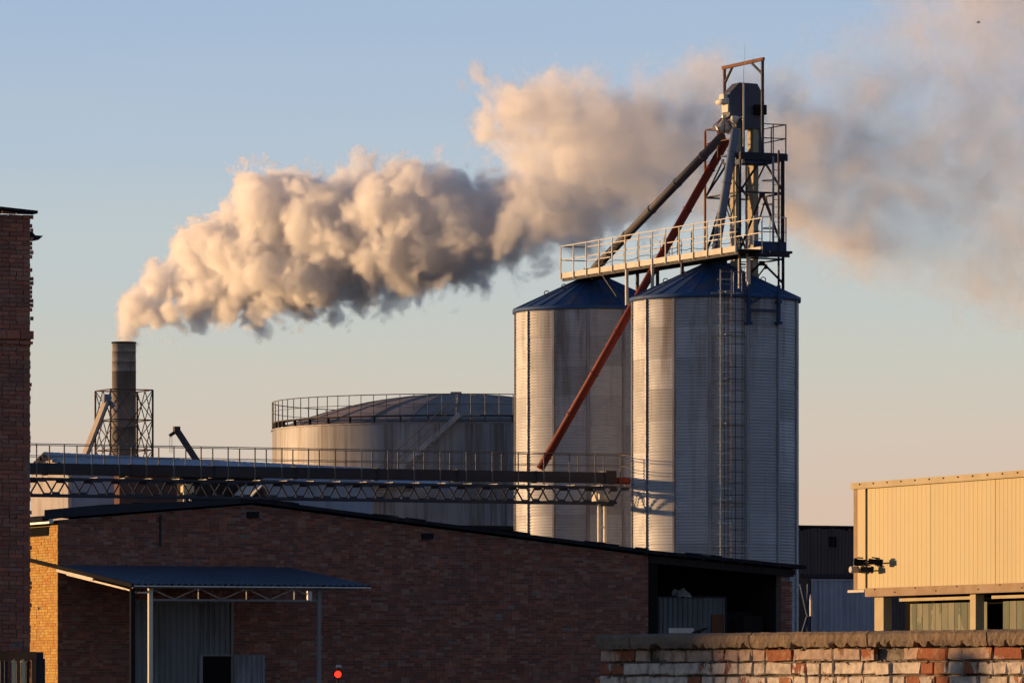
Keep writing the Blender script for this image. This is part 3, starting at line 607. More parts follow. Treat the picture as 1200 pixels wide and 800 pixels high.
# ---------------------------------------------------------------- cream clad building at the right
def cream_building():
    o = P(1003, 800, 100); o.z = 0; u = -az(-22); n = Vector((u.y, -u.x, 0)); T = lambda px: along(o, u, px)
    t = thing("cream_clad_building", o, "cream ribbed metal clad building with dirty glazing at the right edge", "building")
    ztop = height(571.5, 100); zlo = height(690.5, 100); end = 14.0
    pt = lambda x, z, d=0: at(o, u, x, z, d)
    # body behind the cladding, glazing recess below
    m = MB(); m.frame(pt(end / 2, (zlo + ztop) / 2, -2.1), u, n, UP, end / 2 - .01, 2.0, (ztop - zlo) / 2); obj("upper_storey", m, M['cream_trim'], t)
    m = MB(); m.frame(pt(end / 2 + .35, zlo / 2, -2.6), u, n, UP, end / 2 - .4, 2.0, zlo / 2 - .02); obj("inner_wall", m, M['void'], t)
    seams = [T(1017.5), T(1092), T(1168)] ; seams += [seams[-1] + 2.25 * k for k in range(1, 4)]
    for k in range(len(seams) - 1):
        a, b = seams[k], seams[k + 1]; m = MB(); pts = []; nn = 15
        w_ = (b - a) / nn
        for j in range(nn):
            for f_, d in ((0, 0), (.62, 0), (.70, .004), (.92, .004), (1.0, 0)): 
                if f_ < 1 or j == nn - 1: pts.append((a + .004 + (j + f_) * w_ * (1 - .004), d))
        vs = []
        for x, d in pts: vs += [pt(x, zlo, .02 + d), pt(x, ztop, .02 + d)]
        m.add(vs, [(2 * i, 2 * i + 2, 2 * i + 3, 2 * i + 1) for i in range(len(pts) - 1)], False)
        m.add([pt(a + .004, zlo, -.0), pt(a + .004, ztop, -.0), pt(a + .004, ztop, .02), pt(a + .004, zlo, .02)], [(0, 1, 2, 3)])
        obj("cladding_panel", m, M['cream'], t)
    m = MB(); m.frame(pt(T(1005), (zlo + ztop) / 2, .0), u, n, UP, T(1005), .045, (ztop - zlo) / 2 + .0); obj("corner_trim", m, M['brown_band'], t)
    m = MB(); a, b = T(1007.5), T(1017.3); m.frame(pt((a + b) / 2, (zlo + ztop) / 2, .01), u, n, UP, (b - a) / 2 - .01, .04, (ztop - zlo) / 2); obj("corner_panel", m, M['cream'], t)
    # roof edge flashing, screw heads
    m = MB(); m.frame(pt(end / 2 - .03, ztop + .03, .04), u, n, UP, end / 2, .05, .055); fl = obj("roof_flashing", m, M['cream_trim'], t)
    for k in range(14):
        m = MB(); c = pt(.35 + k * .55, ztop + .05, .09); m.tube(c, c + n * .015, .014, 6); obj("screw_head", m, M['black'], fl)
    a0 = T(1020); m = MB(); m.frame(pt((a0 + end) / 2, zlo - .06, .05), u, n, UP, (end - a0) / 2, .055, .075); bd = obj("lower_flashing", m, M['brown_band'], t)
    for k in range(10):
        m = MB(); c = pt(a0 + .4 + k * .8, zlo - .01 - .06 * (k % 2), .105); m.tube(c, c + n * .012, .012, 6); obj("screw_head", m, M['black'], bd)
    m = MB(); m.frame(pt(T(1010) - .06, zlo - .03, .03), u, n, UP, T(1010) + .09, .06, .022); obj("corner_sill", m, M['pale_steel'], t)
    # posts and glazing bays
    zg = zlo - .15
    for p0, p1 in ((1026, 1036.5), (1138, 1144.5), (1262, 1270)):
        a, b = T(p0), T(p1); m = MB(); m.frame(pt((a + b) / 2, zg / 2, -.06), u, n, UP, (b - a) / 2, .08, zg / 2); obj("post", m, M['cream_trim'], t)
    for p0, p1 in ((1047, 1137), (1155, 1262)):
        a, b = T(p0), T(p1); m = MB(); m.frame(pt((a + b) / 2, height(702.5 - (p0 - 1047) * .03, pt(a, 0).y) , -.16), u, n, UP, (b - a) / 2, .05, .026); fr = obj("window_frame", m, M['cream_trim'], t)
        N_ = int((b - a) / .235); w_ = (b - a) / N_
        for k in range(N_):
            x = a + w_ * k; m = MB(); z1 = zg - .12
            vs = [pt(x + w_ * f_, z, -.33 + d) for f_, d in ((.0, 0), (.03, .012), (.97, .012), (1.0, 0)) for z in (.3, z1)]
            m.add(vs, [(2 * i, 2 * i + 2, 2 * i + 3, 2 * i + 1) for i in range(3)], False); obj("glass_strip", m, M['glass'], fr)
    # floodlights on arms at the corner
    def flood(px, y, tilt, yaw, body, label, mt, d=.25):
        c = pt(T(px), height(y, 100), d); w0 = pt(T(1012), height(y + 1, 100), .05)
        f = thing("floodlight", w0, label, "floodlight", "floodlights on the cream building corner")
        dv = Vector((math.cos(R(yaw)), math.sin(R(yaw)) * .3, math.sin(R(tilt)))).normalized(); s_ = dv.cross(UP).normalized(); up = s_.cross(dv)
        m = MB(); m.frame(c, dv, s_, up, body / 2, .05, .045); m.frame(c + dv * (body / 2 - .02), dv, s_, up, .02, .065, .06); m.frame(c + up * .07, dv, s_, up, body / 2 - .05, .045, .01); obj("lamp_body", m, mt, f)
        m = MB(); m.frame(c + dv * (body / 2 + .006), dv, s_, up, .005, .055, .05); obj("lens", m, M['glass'], f)
        m = MB(); m.tube(w0, c - dv * (body / 2), .014, 6); m.tube(w0 + UP * .0, w0 + n * .12, .035, 10); obj("arm", m, M['black'], f)
        return f
    flood(1041, 660, -8, 0, .24, "black floodlight pointing right on the cream building corner", M['black'], .25)
    flood(1023, 659, 4, 180, .20, "black floodlight pointing left, upper one on the corner", M['black'], .25)
    flood(1029, 668, -4, 0, .22, "dark floodlight below the upper pair on the corner", M['dark_steel'], .22)
    f = thing("junction_housing", pt(T(1012), height(667.5, 100), .2), "small pale lamp housing at the very corner below the floodlights", "housing")
    m = MB(); c = ROOT[f]; m.tube(c - B * .06, c + B * .10, .055, 12); obj("housing", m, M['pale_steel'], f); m = MB(); m.tube(c + B * .1, c + B * .3 - n * .1, .02, 6); obj("bracket", m, M['dark_steel'], f)
    f2 = pt(T(1012), height(658.5, 100), .12)
    m = MB(); m.tube(f2, f2 + n * .05, .05, 12); m.tube(f2, f2 + UP * -.14, .015, 6); obj("white_junction_box", m, M['pale_steel'], None, "round white junction box between the two upper floodlights", "junction box", at=f2)
cream_building()

# ---------------------------------------------------------------- silos
def silo(c, Rr, ze, name_label, seed, ladder=False):
    t = thing("grain_silo", c, name_label, "silo", "corrugated grain silos")
    rh = 1.13; nr = int(ze / rh); z0 = ze - nr * rh; ns = 14; a0 = -5.3 + 0.0
    pitch = .113; seg = 6; per = 6
    def sheet(extra):
        m = MB(); rows = int(round(rh / pitch)) * per; vs = []
        ang = 360 / ns
        for i in range(seg + 1):
            a = R(-ang / 2 + ang * i / seg)
            for j in range(rows + 1):
                r = Rr + extra + .0095 * math.cos(2 * math.pi * j / per); vs.append((r * math.sin(a), -r * math.cos(a), rh * j / rows))
        m.add(vs, [(i * (rows + 1) + j, (i + 1) * (rows + 1) + j, (i + 1) * (rows + 1) + j + 1, i * (rows + 1) + j + 1) for i in range(seg) for j in range(rows)], True)
        me = m.mesh("wall_sheet"); me.materials.append(M['silo']); return me
    var = [sheet(e) for e in (0, .004)]; rr = random.Random(seed)
    for k in range(nr):
        for s in range(ns):
            mw = Matrix.Translation(Vector(c) + UP * (z0 + k * rh)) @ Matrix.Rotation(R(a0 + 360 / ns * (s + .5)) + rr.uniform(-.0006, .0006), 4, 'Z')
            inst("wall_sheet", var[k % 2], mw, t)
    # stiffeners, hat profile, one per joint
    for s in range(ns):
        a = R(a0 + 360 / ns * s); d = Vector((math.sin(a), -math.cos(a), 0)); sd_ = Vector((math.cos(a), math.sin(a), 0)); m = MB()
        for w_, off, th in ((.07, .02, .008), (.022, .045, .03)): m.frame(Vector(c) + d * (Rr + off) + UP * (ze / 2), sd_, d, UP, w_ if w_ > .05 else .035, th / 2 if th > .01 else .006, ze / 2)
        obj("stiffener", m, M['silo_rib'], t)
    # roof: 28 ribbed sectors on a 25 degree cone, eaves ring, collar
    ro = Rr + .09; ri = .36; sl_ = math.tan(R(25)); zr = lambda r: ze + .05 + (ro - r) * sl_
    for s in range(28):
        a1, a2 = a0 + 360 / 28 * s, a0 + 360 / 28 * (s + 1); m = MB(); pts = []
        for f, h in ((0, .05), (.04, .05), (.055, 0), (.5, .0), (.945, 0), (.96, .05)): 
            a = R(a1 + (a2 - a1) * f); pts.append([(math.sin(a) * r, -math.cos(a) * r, zr(r) + h * .7) for r in (ro, (ro + ri) / 2, ri)])
        a = R(a2); pts.append([(math.sin(a) * r, -math.cos(a) * r, zr(r) + .035) for r in (ro, (ro + ri) / 2, ri)])
        vs = [Vector(p) + Vector(c) for q in pts for p in q]
        m.add(vs, [(i * 3 + j, (i + 1) * 3 + j, (i + 1) * 3 + j + 1, i * 3 + j + 1) for i in range(len(pts) - 1) for j in range(2)], False)
        m.add([v - UP * .015 for v in vs], [(i * 3 + j, i * 3 + j + 1, (i + 1) * 3 + j + 1, (i + 1) * 3 + j) for i in range(len(pts) - 1) for j in range(2)], False)
        obj("roof_panel", m, M['blue_roof'], t)
    m = MB(); m.lathe(c, [(ro - .06, ze - .09), (ro + .005, ze - .09), (ro + .01, ze + .06), (ro - .06, ze + .09)], 84); obj("eaves_ring", m, M['blue_roof'], t)
    zc = zr(ri); m = MB(); m.lathe(c, [(0, zc + .34), (.42, zc + .30), (.45, zc + .22), (.45, zc - .02), (.36, zc - .06)], 32, sm=False); obj("roof_collar", m, M['dark_steel'], t)
    # lifting rings and a small vent on the roof
    for a, r in ((-62, 2.1), (-50, 1.55), (60, 2.0), (-118, 2.3)):
        p = Vector(c) + Vector((math.sin(R(a)) * r, -math.cos(R(a)) * r, zr(r))); m = MB()
        m.path([p + Vector((.09 * math.cos(q), 0, .10 + .09 * math.sin(q))) for q in [k * math.pi / 6 for k in range(13)]], .018, 6); obj("lifting_ring", m, M['dark_steel'], t)
    if ladder:
        a = R(3.8); d = Vector((math.sin(a), -math.cos(a), 0)); sd_ = Vector((math.cos(a), math.sin(a), 0))
        base = Vector(c) + d * (Rr + .80); lw = .20; z1 = height(316, (base).y)
        m = MB(); m.beam(base - sd_ * lw + UP * 3, base - sd_ * lw + UP * z1, .035, .05, sd_); ld = obj("ladder", m, M['pale_steel'], t)
        m = MB(); m.beam(base + sd_ * lw + UP * 3, base + sd_ * lw + UP * z1, .03, .045, sd_); obj("rail", m, M['bare_steel'], ld)
        k = 0; z = 3.2; ci = base - d * .02
        rung = MB(); rung.tube(base - sd_ * (lw + .10), base + sd_ * (lw), .016, 6); rme = rung.mesh("rung", ROOT[t]); rme.materials.append(M['pale_steel'])
        hoop = MB(); cc = base + sd_ * .30; hoop.path([cc + sd_ * (.36 * math.cos(q)) + d * (.40 * math.sin(q)) for q in [math.pi * (1.05 - 1.1 * k2 / 12) for k2 in range(13)]], .012, 4); hme = hoop.mesh("hoop", ROOT[t]); hme.materials.append(M['dark_steel'])
        zz = 0.4
        k = 0
        while 3.2 + k * .42 < z1 - .05:
            o1 = bpy.data.objects.new("rung", rme); COL.objects.link(o1); o1.parent = ld; o1.location = (0, 0, 3.2 + k * .42); ROOT[o1] = ROOT[t]
            if k * .42 < z1 - 5:
                o2 = bpy.data.objects.new("hoop", hme); COL.objects.link(o2); o2.parent = ld; o2.location = (0, 0, 4.2 + k * .42); ROOT[o2] = ROOT[t]
            k += 1
        for q in range(5):
            m = MB(); pp = base + sd_ * .30 + (sd_ * (.36 * math.cos(math.pi * q / 4)) + d * (.40 * math.sin(math.pi * q / 4))); m.beam(pp + UP * 4.2, pp + UP * (z1 + .1), .025, .006, sd_); obj("cage_strip", m, M['dark_steel'], ld)
        for y in (343.5, 393, 445, 497, 588, 640):
            z = height(y, 207); m = MB(); q1 = Vector(c) + Vector((math.sin(R(-5)), -math.cos(R(-5)), 0)) * (Rr + .08) + UP * z; q2 = Vector(c) + Vector((math.sin(R(20.4)), -math.cos(R(20.4)), 0)) * (Rr + .08) + UP * z
            mid = Vector(c) + d * (Rr + .16) + UP * z; m.beam(q1, mid, .04, .05); m.beam(mid, q2, .04, .05); m.beam(mid, base + UP * z, .03, .03); obj("cage_bracket", m, M['silo_rib'], t)
        # roof ladder guard hoop at the eaves
        m = MB(); zb = height(318, base.y)
        for dz in (0, -.45): m.path([base + sd_ * (-.2) + UP * (zb + dz), base + sd_ * .25 - d * .2 + UP * (zb + dz), base + sd_ * .62 - d * .3 + UP * (zb + dz)], .02, 6)
        m.tube(base + sd_ * .62 - d * .3 + UP * (zb), base + sd_ * .62 - d * .3 + UP * (zb - .8), .022, 6); m.tube(base + sd_ * .3 - d * .2 + UP * (zb), base + sd_ * .3 - d * .2 + UP * (zb - .8), .018, 6)
        obj("eaves_guard", m, M['bare_steel'], t)
    return zr
S1 = Vector((7.497, 210, 0)); S2 = S1 + A * 10.6; SR = 3.07
ZR1 = silo(S1, SR, 15.72, "right and nearer corrugated grain silo with blue cone roof and caged ladder", 1, True)
ZR2 = silo(S2, SR, 15.93, "left and farther corrugated grain silo with blue cone roof, crossed by the red pipe", 2)

# ---------------------------------------------------------------- walkway over the silos
def walkway():
    o = S1 - B * 1.3; n = -B; t0, t1 = -4.5, 10.82; zd = 17.27
    t = thing("silo_top_walkway", o + A * 4 + UP * zd, "pale steel walkway with railings running over both silo roofs", "walkway")
    pt = lambda s, z, w_=0: o + A * s + B * w_ + UP * z
    wd = 1.0
    m = MB(); m.frame(pt((t0 + t1) / 2, zd - .02, wd / 2), A, B, UP, (t1 - t0) / 2, wd / 2 - .02, .02); obj("deck", m, M['dark_steel'], t)
    for w_ in (.06, wd - .06):
        m = MB(); m.beam(pt(t0, zd - .12, w_), pt(t1 - .02, zd - .12, w_), .07, .16); obj("girder", m, M['dark_steel'], t)
    # toe boards in lengths between the posts
    ps = [t1 - .03 - k * 1.17 for k in range(14)]; ps = [p for p in ps if p > t0]
    for side, w_ in ((0, -.012), (1, wd + .012)):
        for k in range(len(ps)):
            a, b = (ps[k + 1] if k + 1 < len(ps) else t0), ps[k]
            m = MB(); m.frame(pt((a + b) / 2, zd + .015 + .0, w_), A, B, UP, (b - a) / 2 - .01, .006, .105); obj("toe_board", m, M['pale_steel'], t)
        for s in ps:
            m = MB(); m.angle(pt(s, zd - .14, w_ + (-.025 if not side else .025)), pt(s, zd + 1.14, w_ + (-.025 if not side else .025)), .05, .01, A); obj("railing_post", m, M['pale_steel'], t)
        m = MB(); m.beam(pt(t0, zd + 1.15, w_), pt(t1, zd + 1.15, w_), .035, .035); obj("handrail", m, M['pale_steel'], t)
        m = MB(); m.beam(pt(t0, zd + .62, w_), pt(t1, zd + .62, w_), .015, .035); obj("mid_rail", m, M['pale_steel'], t)
    for z in (1.15, .62, .1):
        m = MB(); m.beam(pt(t1, zd + z, 0), pt(t1, zd + z, wd), .03, .035); obj("end_rail", m, M['rust'], t)
    m = MB(); m.path([pt(t1, zd + .62, 0), pt(t1 + .12, zd + .5, 0), pt(t1 + .14, zd + .25, 0), pt(t1 + .02, zd + .02, 0)], .012, 6); obj("cable_loop", m, M['pale_steel'], t)
    m = MB(); rr = random.Random(1); m.path([pt(s, zd + .42 + rr.uniform(-.05, .05), wd - .03) for s in np.linspace(t0, t1 - 1, 26)], .014, 5); obj("cable", m, M['dark_steel'], t)
    # support posts standing on the silo roofs
    for px, w_, mt in ((734.5, .05, 'pale_steel'), (764.5, .05, 'pale_steel'), (770.5, .9, 'dark_steel'), (799.5, .05, 'dark_steel'), (676, .85, 'bare_steel'), (747, .9, 'dark_steel')):
        q = o + B * w_; s = along(q, A, px); p = q + A * s; rS, zr = min((((p - S1).length, ZR1), ((p - S2).length, ZR2)), key=lambda x: x[0])
        zb = zr(min(rS, SR)); m = MB(); m.beam(Vector((p.x, p.y, zb)), Vector((p.x, p.y, zd - .1)), .10, .10, A); obj("support_post", m, M[mt], t)
    for s0, z0, s1, z1 in ((7.2, 17.1, 5.9, 16.2), (2.6, 17.15, 3.9, 16.4)):
        m = MB(); m.beam(pt(s0, z0, .05), pt(s1, z1, .05), .05, .05); obj("knee_brace", m, M['dark_steel'], t)
    # small caged side platform
    for w_ in (1.0, 1.5):
        for s in (3.4, 4.2, 5.0):
            m = MB(); m.tube(pt(s, zd + .05, w_ + .05), pt(s, zd + .95, w_ + .05), .018, 6); obj("side_post", m, M['pale_steel'], t)
        for z in (.35, .65, .95):
            m = MB(); m.tube(pt(3.4, zd + z, w_ + .05), pt(5.0, zd + z, w_ + .05), .014, 6); obj("side_rail", m, M['dark_steel'] if z < .9 else M['pale_steel'], t)
walkway()

# ---------------------------------------------------------------- bucket elevator tower on the right silo
FL = S1 + Vector((.93, -.1, 0)); TB, TA = 1.78, 2.95         # front left post, width along B, depth along A
def elevator_tower():
    t = thing("elevator_tower", FL + UP * 16.5, "dark steel lattice elevator tower standing over the right silo", "elevator tower")
    zU = height(180, 210); zM = height(225, 210); zL = height(291, 210); zP = 17.33
    C = {"fl": FL, "fr": FL + B * TB, "bl": FL + A * TA, "br": FL + A * TA + B * TB}
    for k, p in C.items():
        r = (p - Vector((S1.x, S1.y, 0))).length; zb = ZR1(min(r, SR)); zt = zU
        if k in ("bl",): zt = zU + 1.05
        m = MB(); m.angle(Vector((p.x, p.y, zb - .05)), Vector((p.x, p.y, zt)), .11 if k == "fr" else .085, .03, A); obj("post", m, M['dark_steel'] if k != "bl" else M['rust'], t)
    ring = [("fl", "fr"), ("fr", "br"), ("br", "bl"), ("bl", "fl")]
    for z in (zM, zP - .05):
        for a, b in ring:
            m = MB(); m.beam(C[a] + UP * z, C[b] + UP * z, .05, .06); obj("ring_beam", m, M['dark_steel'], t)
    for zt, zb in ((zU - .1, zM), (zM, zL - .05), (zP - .15, height(332, 210))):
        for a, b in ring:
            mid = (C[a] + C[b]) / 2 + UP * (zt - .03)
            for q in (a, b):
                m = MB(); m.angle(mid, C[q] + UP * (zb + .03), .065, .012); obj("brace", m, M['dark_steel'], t)
            m = MB(); m.frame(mid + UP * -.05, (C[b] - C[a]).normalized(), UP, (C[b] - C[a]).normalized().cross(UP), .12, .09, .006); obj("gusset", m, M['dark_steel'], t)
    # upper platform: only the right and front part is decked
    m = MB(); m.frame(FL + B * (TB / 2 + .03) + A * .75 + UP * (zU + .02), B, A, UP, TB / 2 + .05, .85, .03); up = obj("upper_platform", m, M['blue_steel'], t)
    m = MB(); m.frame(FL + B * (TB / 2 + .03) - A * .1 + UP * (zU - .10), B, A, UP, TB / 2 + .08, .03, .13); m.frame(FL + B * (TB + .09) + A * .75 + UP * (zU - .10), A, B, UP, .85, .03, .10); obj("skirt", m, M['dark_steel'], up)
    m = MB(); m.frame(FL + B * (TB / 2 - .1) + A * .5 + UP * (zU - .24), B, A, UP, TB / 2 - .35, .5, .1); obj("drive_tray", m, M['blue_steel'], up)
    zr_ = zU + 1.12
    def rail(a, b, posts, mt='rust'):
        for z in (1.12, .6): m = MB(); m.beam(a + UP * (zU + z), b + UP * (zU + z), .035, .035); obj("handrail", m, M[mt], t)
        for k in posts: m = MB(); p = a.lerp(b, k); m.beam(p + UP * zU, p + UP * (zU + 1.12), .035, .035, A); obj("railing_post", m, M[mt], t)
    Rr_ = FL + B * (TB + .07) - A * .05
    rail(Rr_, FL + B * (.9) - A * .05, (0, .55), 'dark_steel'); rail(Rr_, Rr_ + A * 2.0, (0, .6, 1), 'dark_steel')
    L_ = FL + A * TA; rail(L_, L_ - A * 2.1, (0, .5)); rail(L_, L_ + B * 1.2, (0, 1))
    # lower platform, a blue skirt box towards the viewer
    LP = FL - A * 1.9 - B * .78
    m = MB(); m.frame(LP + B * .98 + A * .8 + UP * (zP + .03), B, A, UP, .86, 1.05, .045); lp = obj("lower_platform", m, M['dark_steel'], t)
    m = MB(); m.frame(LP + B * .92 - A * .24 + UP * (zP + .23), B, A, UP, .66, .02, .17); m.frame(LP + B * 1.58 + A * .1 + UP * (zP + .23), A, B, UP, .34, .02, .17); obj("blue_skirt", m, M['blue_steel'], lp)
    m = MB(); m.frame(LP + B * .92 - A * .24 + UP * (zP - .08), B, A, UP, .8, .03, .08); obj("edge_beam", m, M['dark_steel'], lp)
    for w_ in (.26, .92, 1.58):
        m = MB(); m.beam(LP + B * w_ - A * .24 + UP * zP, LP + B * w_ - A * .24 + UP * (zP + 1.3), .035, .035, A); obj("railing_post", m, M['pale_steel'] if w_ < 1 else M['rust'], lp)
    for z in (.75, 1.3):
        m = MB(); m.beam(LP + B * .26 - A * .24 + UP * (zP + z), LP + B * 1.58 - A * .24 + UP * (zP + z), .03, .03); obj("handrail", m, M['pale_steel'] if z > 1 else M['dark_steel'], lp)
    # legs of the platform bracketed on the silo wall
    for px, zt in ((877.5, zP), (912.5, zU - .1)):
        best = min((abs((600 + F * (S1.x + (SR + .17) * math.sin(a)) / (S1.y - (SR + .17) * math.cos(a))) - px), a) for a in np.linspace(0, 1.4, 400))[1]
        p = S1 + Vector((math.sin(best), -math.cos(best), 0)) * (SR + .17); zb = height(380, p.y)
        m = MB(); m.beam(Vector((p.x, p.y, zb)), Vector((p.x, p.y, 16.1)), .11, .11, A); m.frame(Vector((p.x, p.y, zb + .05)), B, A, UP, .09, .15, .05); m.frame(Vector((p.x, p.y, 15.5)), B, A, UP, .09, .1, .05); obj("wall_leg", m, M['blue_steel'], t)
        m = MB(); m.beam(Vector((p.x, p.y, 16.05)), Vector((p.x, p.y, zt)), .06, .06, A) if zt > 18 else m.beam(Vector((p.x, p.y, 16.05)), Vector((p.x, p.y, zt + .02)), .10, .10, A); obj("leg_extension", m, M['dark_steel'] if zt > 18 else M['pale_steel'], t)
        if px < 900: pa = p.copy()
    m = MB(); m.beam(pa + UP * height(363, 207), p + UP * height(364, 207.6), .06, .07); m.beam(pa + UP * height(357, 207), p.lerp(pa, .35) + UP * height(343, 207), .05, .05); obj("leg_brace", m, M['blue_steel'], t)
    # trunks (up leg and down leg of the elevator)
    hb = FL + B * .0 + A * 1.2
    H0 = P(851, 100, 211.2); H0.z = 0
    for px, mt in ((862, 'galv'), (882.5, 'galv')):
        q = H0 + B * along(H0, B, px); m = MB(); z0 = ZR1(max(.45, min(SR, (q - S1).length))) - .05; z1 = height(150, 211)
        m.frame(q + UP * ((z0 + z1) / 2), B, A, UP, .105, .235, (z1 - z0) / 2); tr = obj("elevator_trunk", m, M['trunk'], t)
        for k in range(7):
            m = MB(); m.frame(q + UP * (z0 + (z1 - z0) * (k + .6) / 7), B, A, UP, .125, .255, .022); obj("flange", m, M['trunk'], tr)
    # head: chamfered casing with side plates
    hx0, hx1 = along(H0, B, 851), along(H0, B, 890); prof = [(hx0, height(137, 211)), (hx0, height(109, 211)), (hx0 + .40, height(96.5, 211)), (hx1 - .24, height(97, 211)), (hx1, height(110, 211)), (hx1, height(150, 211)), (hx0 + .62, height(150, 211)), (hx0 + .55, height(139, 211))]
    hd_ = .62
    m = MB(); m.prism([H0 + B * x + UP * z - A * hd_ / 2 for x, z in prof], A * hd_); hd = obj("elevator_head", m, M['head'], t)
    m = MB(); m.frame(H0 + B * (hx0 + .52) + A * .1 + UP * height(159, 211), B, A, UP, .18, .25, .75); obj("down_leg_casing", m, M['head'], hd)
    m = MB(); m.frame(H0 + B * (hx1 - .10) + A * .1 + UP * height(162, 211), B, A, UP, .10, .25, .60); obj("up_leg_casing", m, M['head'], hd)
    m = MB(); m.frame(H0 + B * (hx0 + .52) - A * (hd_ / 2 + .012) + UP * height(117, 211), B, A, UP, .012, .012, .55); obj("casing_seam", m, M['black'], hd)
    m = MB(); m.frame(H0 + B * (hx0 - .03) + UP * height(123, 211), B, A, UP, .03, .26, .26); obj("inspection_door", m, M['pale_steel'], hd)
    m = MB(); m.frame(H0 + B * (hx0 - .10) + A * .05 + UP * height(114, 211), B, A, UP, .08, .2, .13); m.tube(H0 + B * (hx0 - .2) + UP * height(119, 211) - A * .3, H0 + B * (hx0 - .2) + UP * height(119, 211) + A * .3, .1, 12); obj("belt_guard", m, M['pale_steel'], hd)
    m = MB(); q = H0 + B * (hx1 - .2) - A * .45; m.frame(q + UP * height(128, 211), B, A, UP, .22, .12, .18); m.tube(q + UP * height(128, 211) - A * .35, q + UP * height(128, 211), .11, 14); obj("drive_motor", m, M['black'], hd)
    for k in range(5):
        m = MB(); c = H0 + B * (hx0 + .25 + k * .22) - A * (hd_ / 2) + UP * height(104 + (k % 2) * 22, 211); m.tube(c, c - A * .02, .018, 6); obj("bolt", m, M['black'], hd)
    # distributor under the head: cone with ribs
    dc = P(848.5, 150, 211.0); zt, zb = height(135, 211), height(156, 211)
    m = MB(); m.lathe((dc.x, dc.y, 0), [(.08, zt), (.10, height(141, 211)), (.34, height(149, 211)), (.30, height(153, 211)), (.12, zb)], 16, sm=False); db = obj("distributor", m, M['galv'], t)
    for k in range(8):
        a = math.tau * k / 8; m = MB(); m.path([(dc.x + .1 * math.cos(a), dc.y + .1 * math.sin(a), height(139, 211)), (dc.x + .40 * math.cos(a), dc.y + .40 * math.sin(a), height(148, 211)), (dc.x + .2 * math.cos(a), dc.y + .2 * math.sin(a), height(157, 211))], .022, 5); obj("rib", m, M['rust'], db)
    m = MB(); q = P(861, 140, 210.6); m.lathe((q.x, q.y, 0), [(.0, q.z + .14), (.14, q.z + .12), (.16, q.z), (.05, q.z - .17), (0, q.z - .18)], 12); m.tube(q + Vector((-.3, 0, -.05)), q + Vector((.3, 0, .1)), .02, 6); obj("hopper_cup", m, M['pale_steel'], t)
    # hoist gantry above
    g0 = P(849, 79.5, 212.6); g1 = g0 + A * along(g0, A, 893.5)
    zt = g0.z; m = MB(); m.beam(g0 - A * -.15, Vector((g1.x, g1.y, zt)) - A * .1, .09, .12); m0 = obj("gantry_beam", m, M['rust'], t)
    for p, yb in ((g0, 112), (g1, 182)):
        m = MB(); m.beam(Vector((p.x, p.y, height(yb, p.y))), Vector((p.x, p.y, zt)), .09, .09, A); obj("gantry_post", m, M['dark_steel'] if yb > 150 else M['rust'], t)
    gd = (Vector((g1.x, g1.y, 0)) - Vector((g0.x, g0.y, 0))).normalized()
    m = MB(); m.beam(Vector((g0.x, g0.y, zt - .6)), Vector((g0.x, g0.y, zt)) + gd * .72, .07, .07); m.beam(Vector((g1.x, g1.y, zt - .55)), Vector((g1.x, g1.y, zt)) - gd * 1.0, .07, .07); obj("gantry_knee", m, M['dark_steel'], t)
    m = MB(); q = P(871.5, 172, 208.6); m.tube(q, P(871.5, 97, 208.6), .035, 8); m.tube(P(871.5, 97, 208.6), P(871.5, 80, 208.6), .010, 5); m.tube(P(872.8, 52, 208.6), P(872.3, 80, 208.6), .006, 4); m.beam(P(871.5, 170, 208.6), FL + B * .1 + UP * height(170, 209.8), .03, .03); m.beam(P(871.5, 140, 208.6), H0 + B * (hx0 + .5) - A * .3 + UP * height(140, 211), .02, .02); obj("lightning_rod", m, M['pale_steel'], t)
    # internal ladder with safety hoops, right side
    q = P(906, 187, 210.3); zt, zb = height(183, 210.3), height(300, 210.3)
    m = MB(); m.beam(Vector((q.x, q.y, zb)), Vector((q.x, q.y, zt)), .085, .03, B); ld = obj("ladder", m, M['blue_pipe'], t)
    m = MB(); m.beam(Vector((q.x + .30, q.y + .1, zb)), Vector((q.x + .30, q.y + .1, zt)), .02, .03, B); obj("rail", m, M['dark_steel'], ld)
    for k in range(13):
        z = zb + .15 + k * .275; m = MB(); m.tube((q.x, q.y, z), (q.x + .32, q.y + .1, z + .01), .012, 5); obj("rung", m, M['rust'], ld)
    for k in range(3):
        z = height(210 + 28 * k, 210); m = MB(); m.path([(q.x + .02 - .42 * math.sin(a), q.y - .3 * math.cos(a) + .3, z) for a in np.linspace(0, math.pi, 9)], .018, 5); obj("hoop", m, M['dark_steel'], ld)
    # second short ladder and boxes by the walkway end
    q = P(866, 292, 206.6)
    m = MB(); m.beam(P(866, 297, 206.6), P(866, 338, 206.6), .06, .05, B); l2 = obj("access_ladder", m, M['pale_steel'], t)
    m = MB(); m.beam(P(875.5, 297, 206.6), P(875.5, 330, 206.6), .09, .05, B); obj("rail", m, M['pale_steel'], l2)
    for k in range(6): m = MB(); m.tube(P(866, 301 + k * 6.2, 206.6), P(875.5, 300.5 + k * 6.2, 206.6), .02, 6); obj("rung", m, M['bare_steel'], l2)
    for a, b, cc, dd in ((881.5, 281, .10, .17), (882, 309, .12, .14)):
        p = P(a, b, 209.6); m = MB(); m.frame(p, B, A, UP, .06, cc, dd); obj("limit_switch_box", m, M['pale_steel'], t)
    p = P(861, 273, 209.4); m = MB(); m.frame(p, B, A, UP, .16, .1, .17); m.tube(p - A * .1, p - A * .3, .09, 10); m.tube(p - UP * .15, p - UP * .6, .05, 8); obj("gear_motor", m, M['dark_steel'], t)
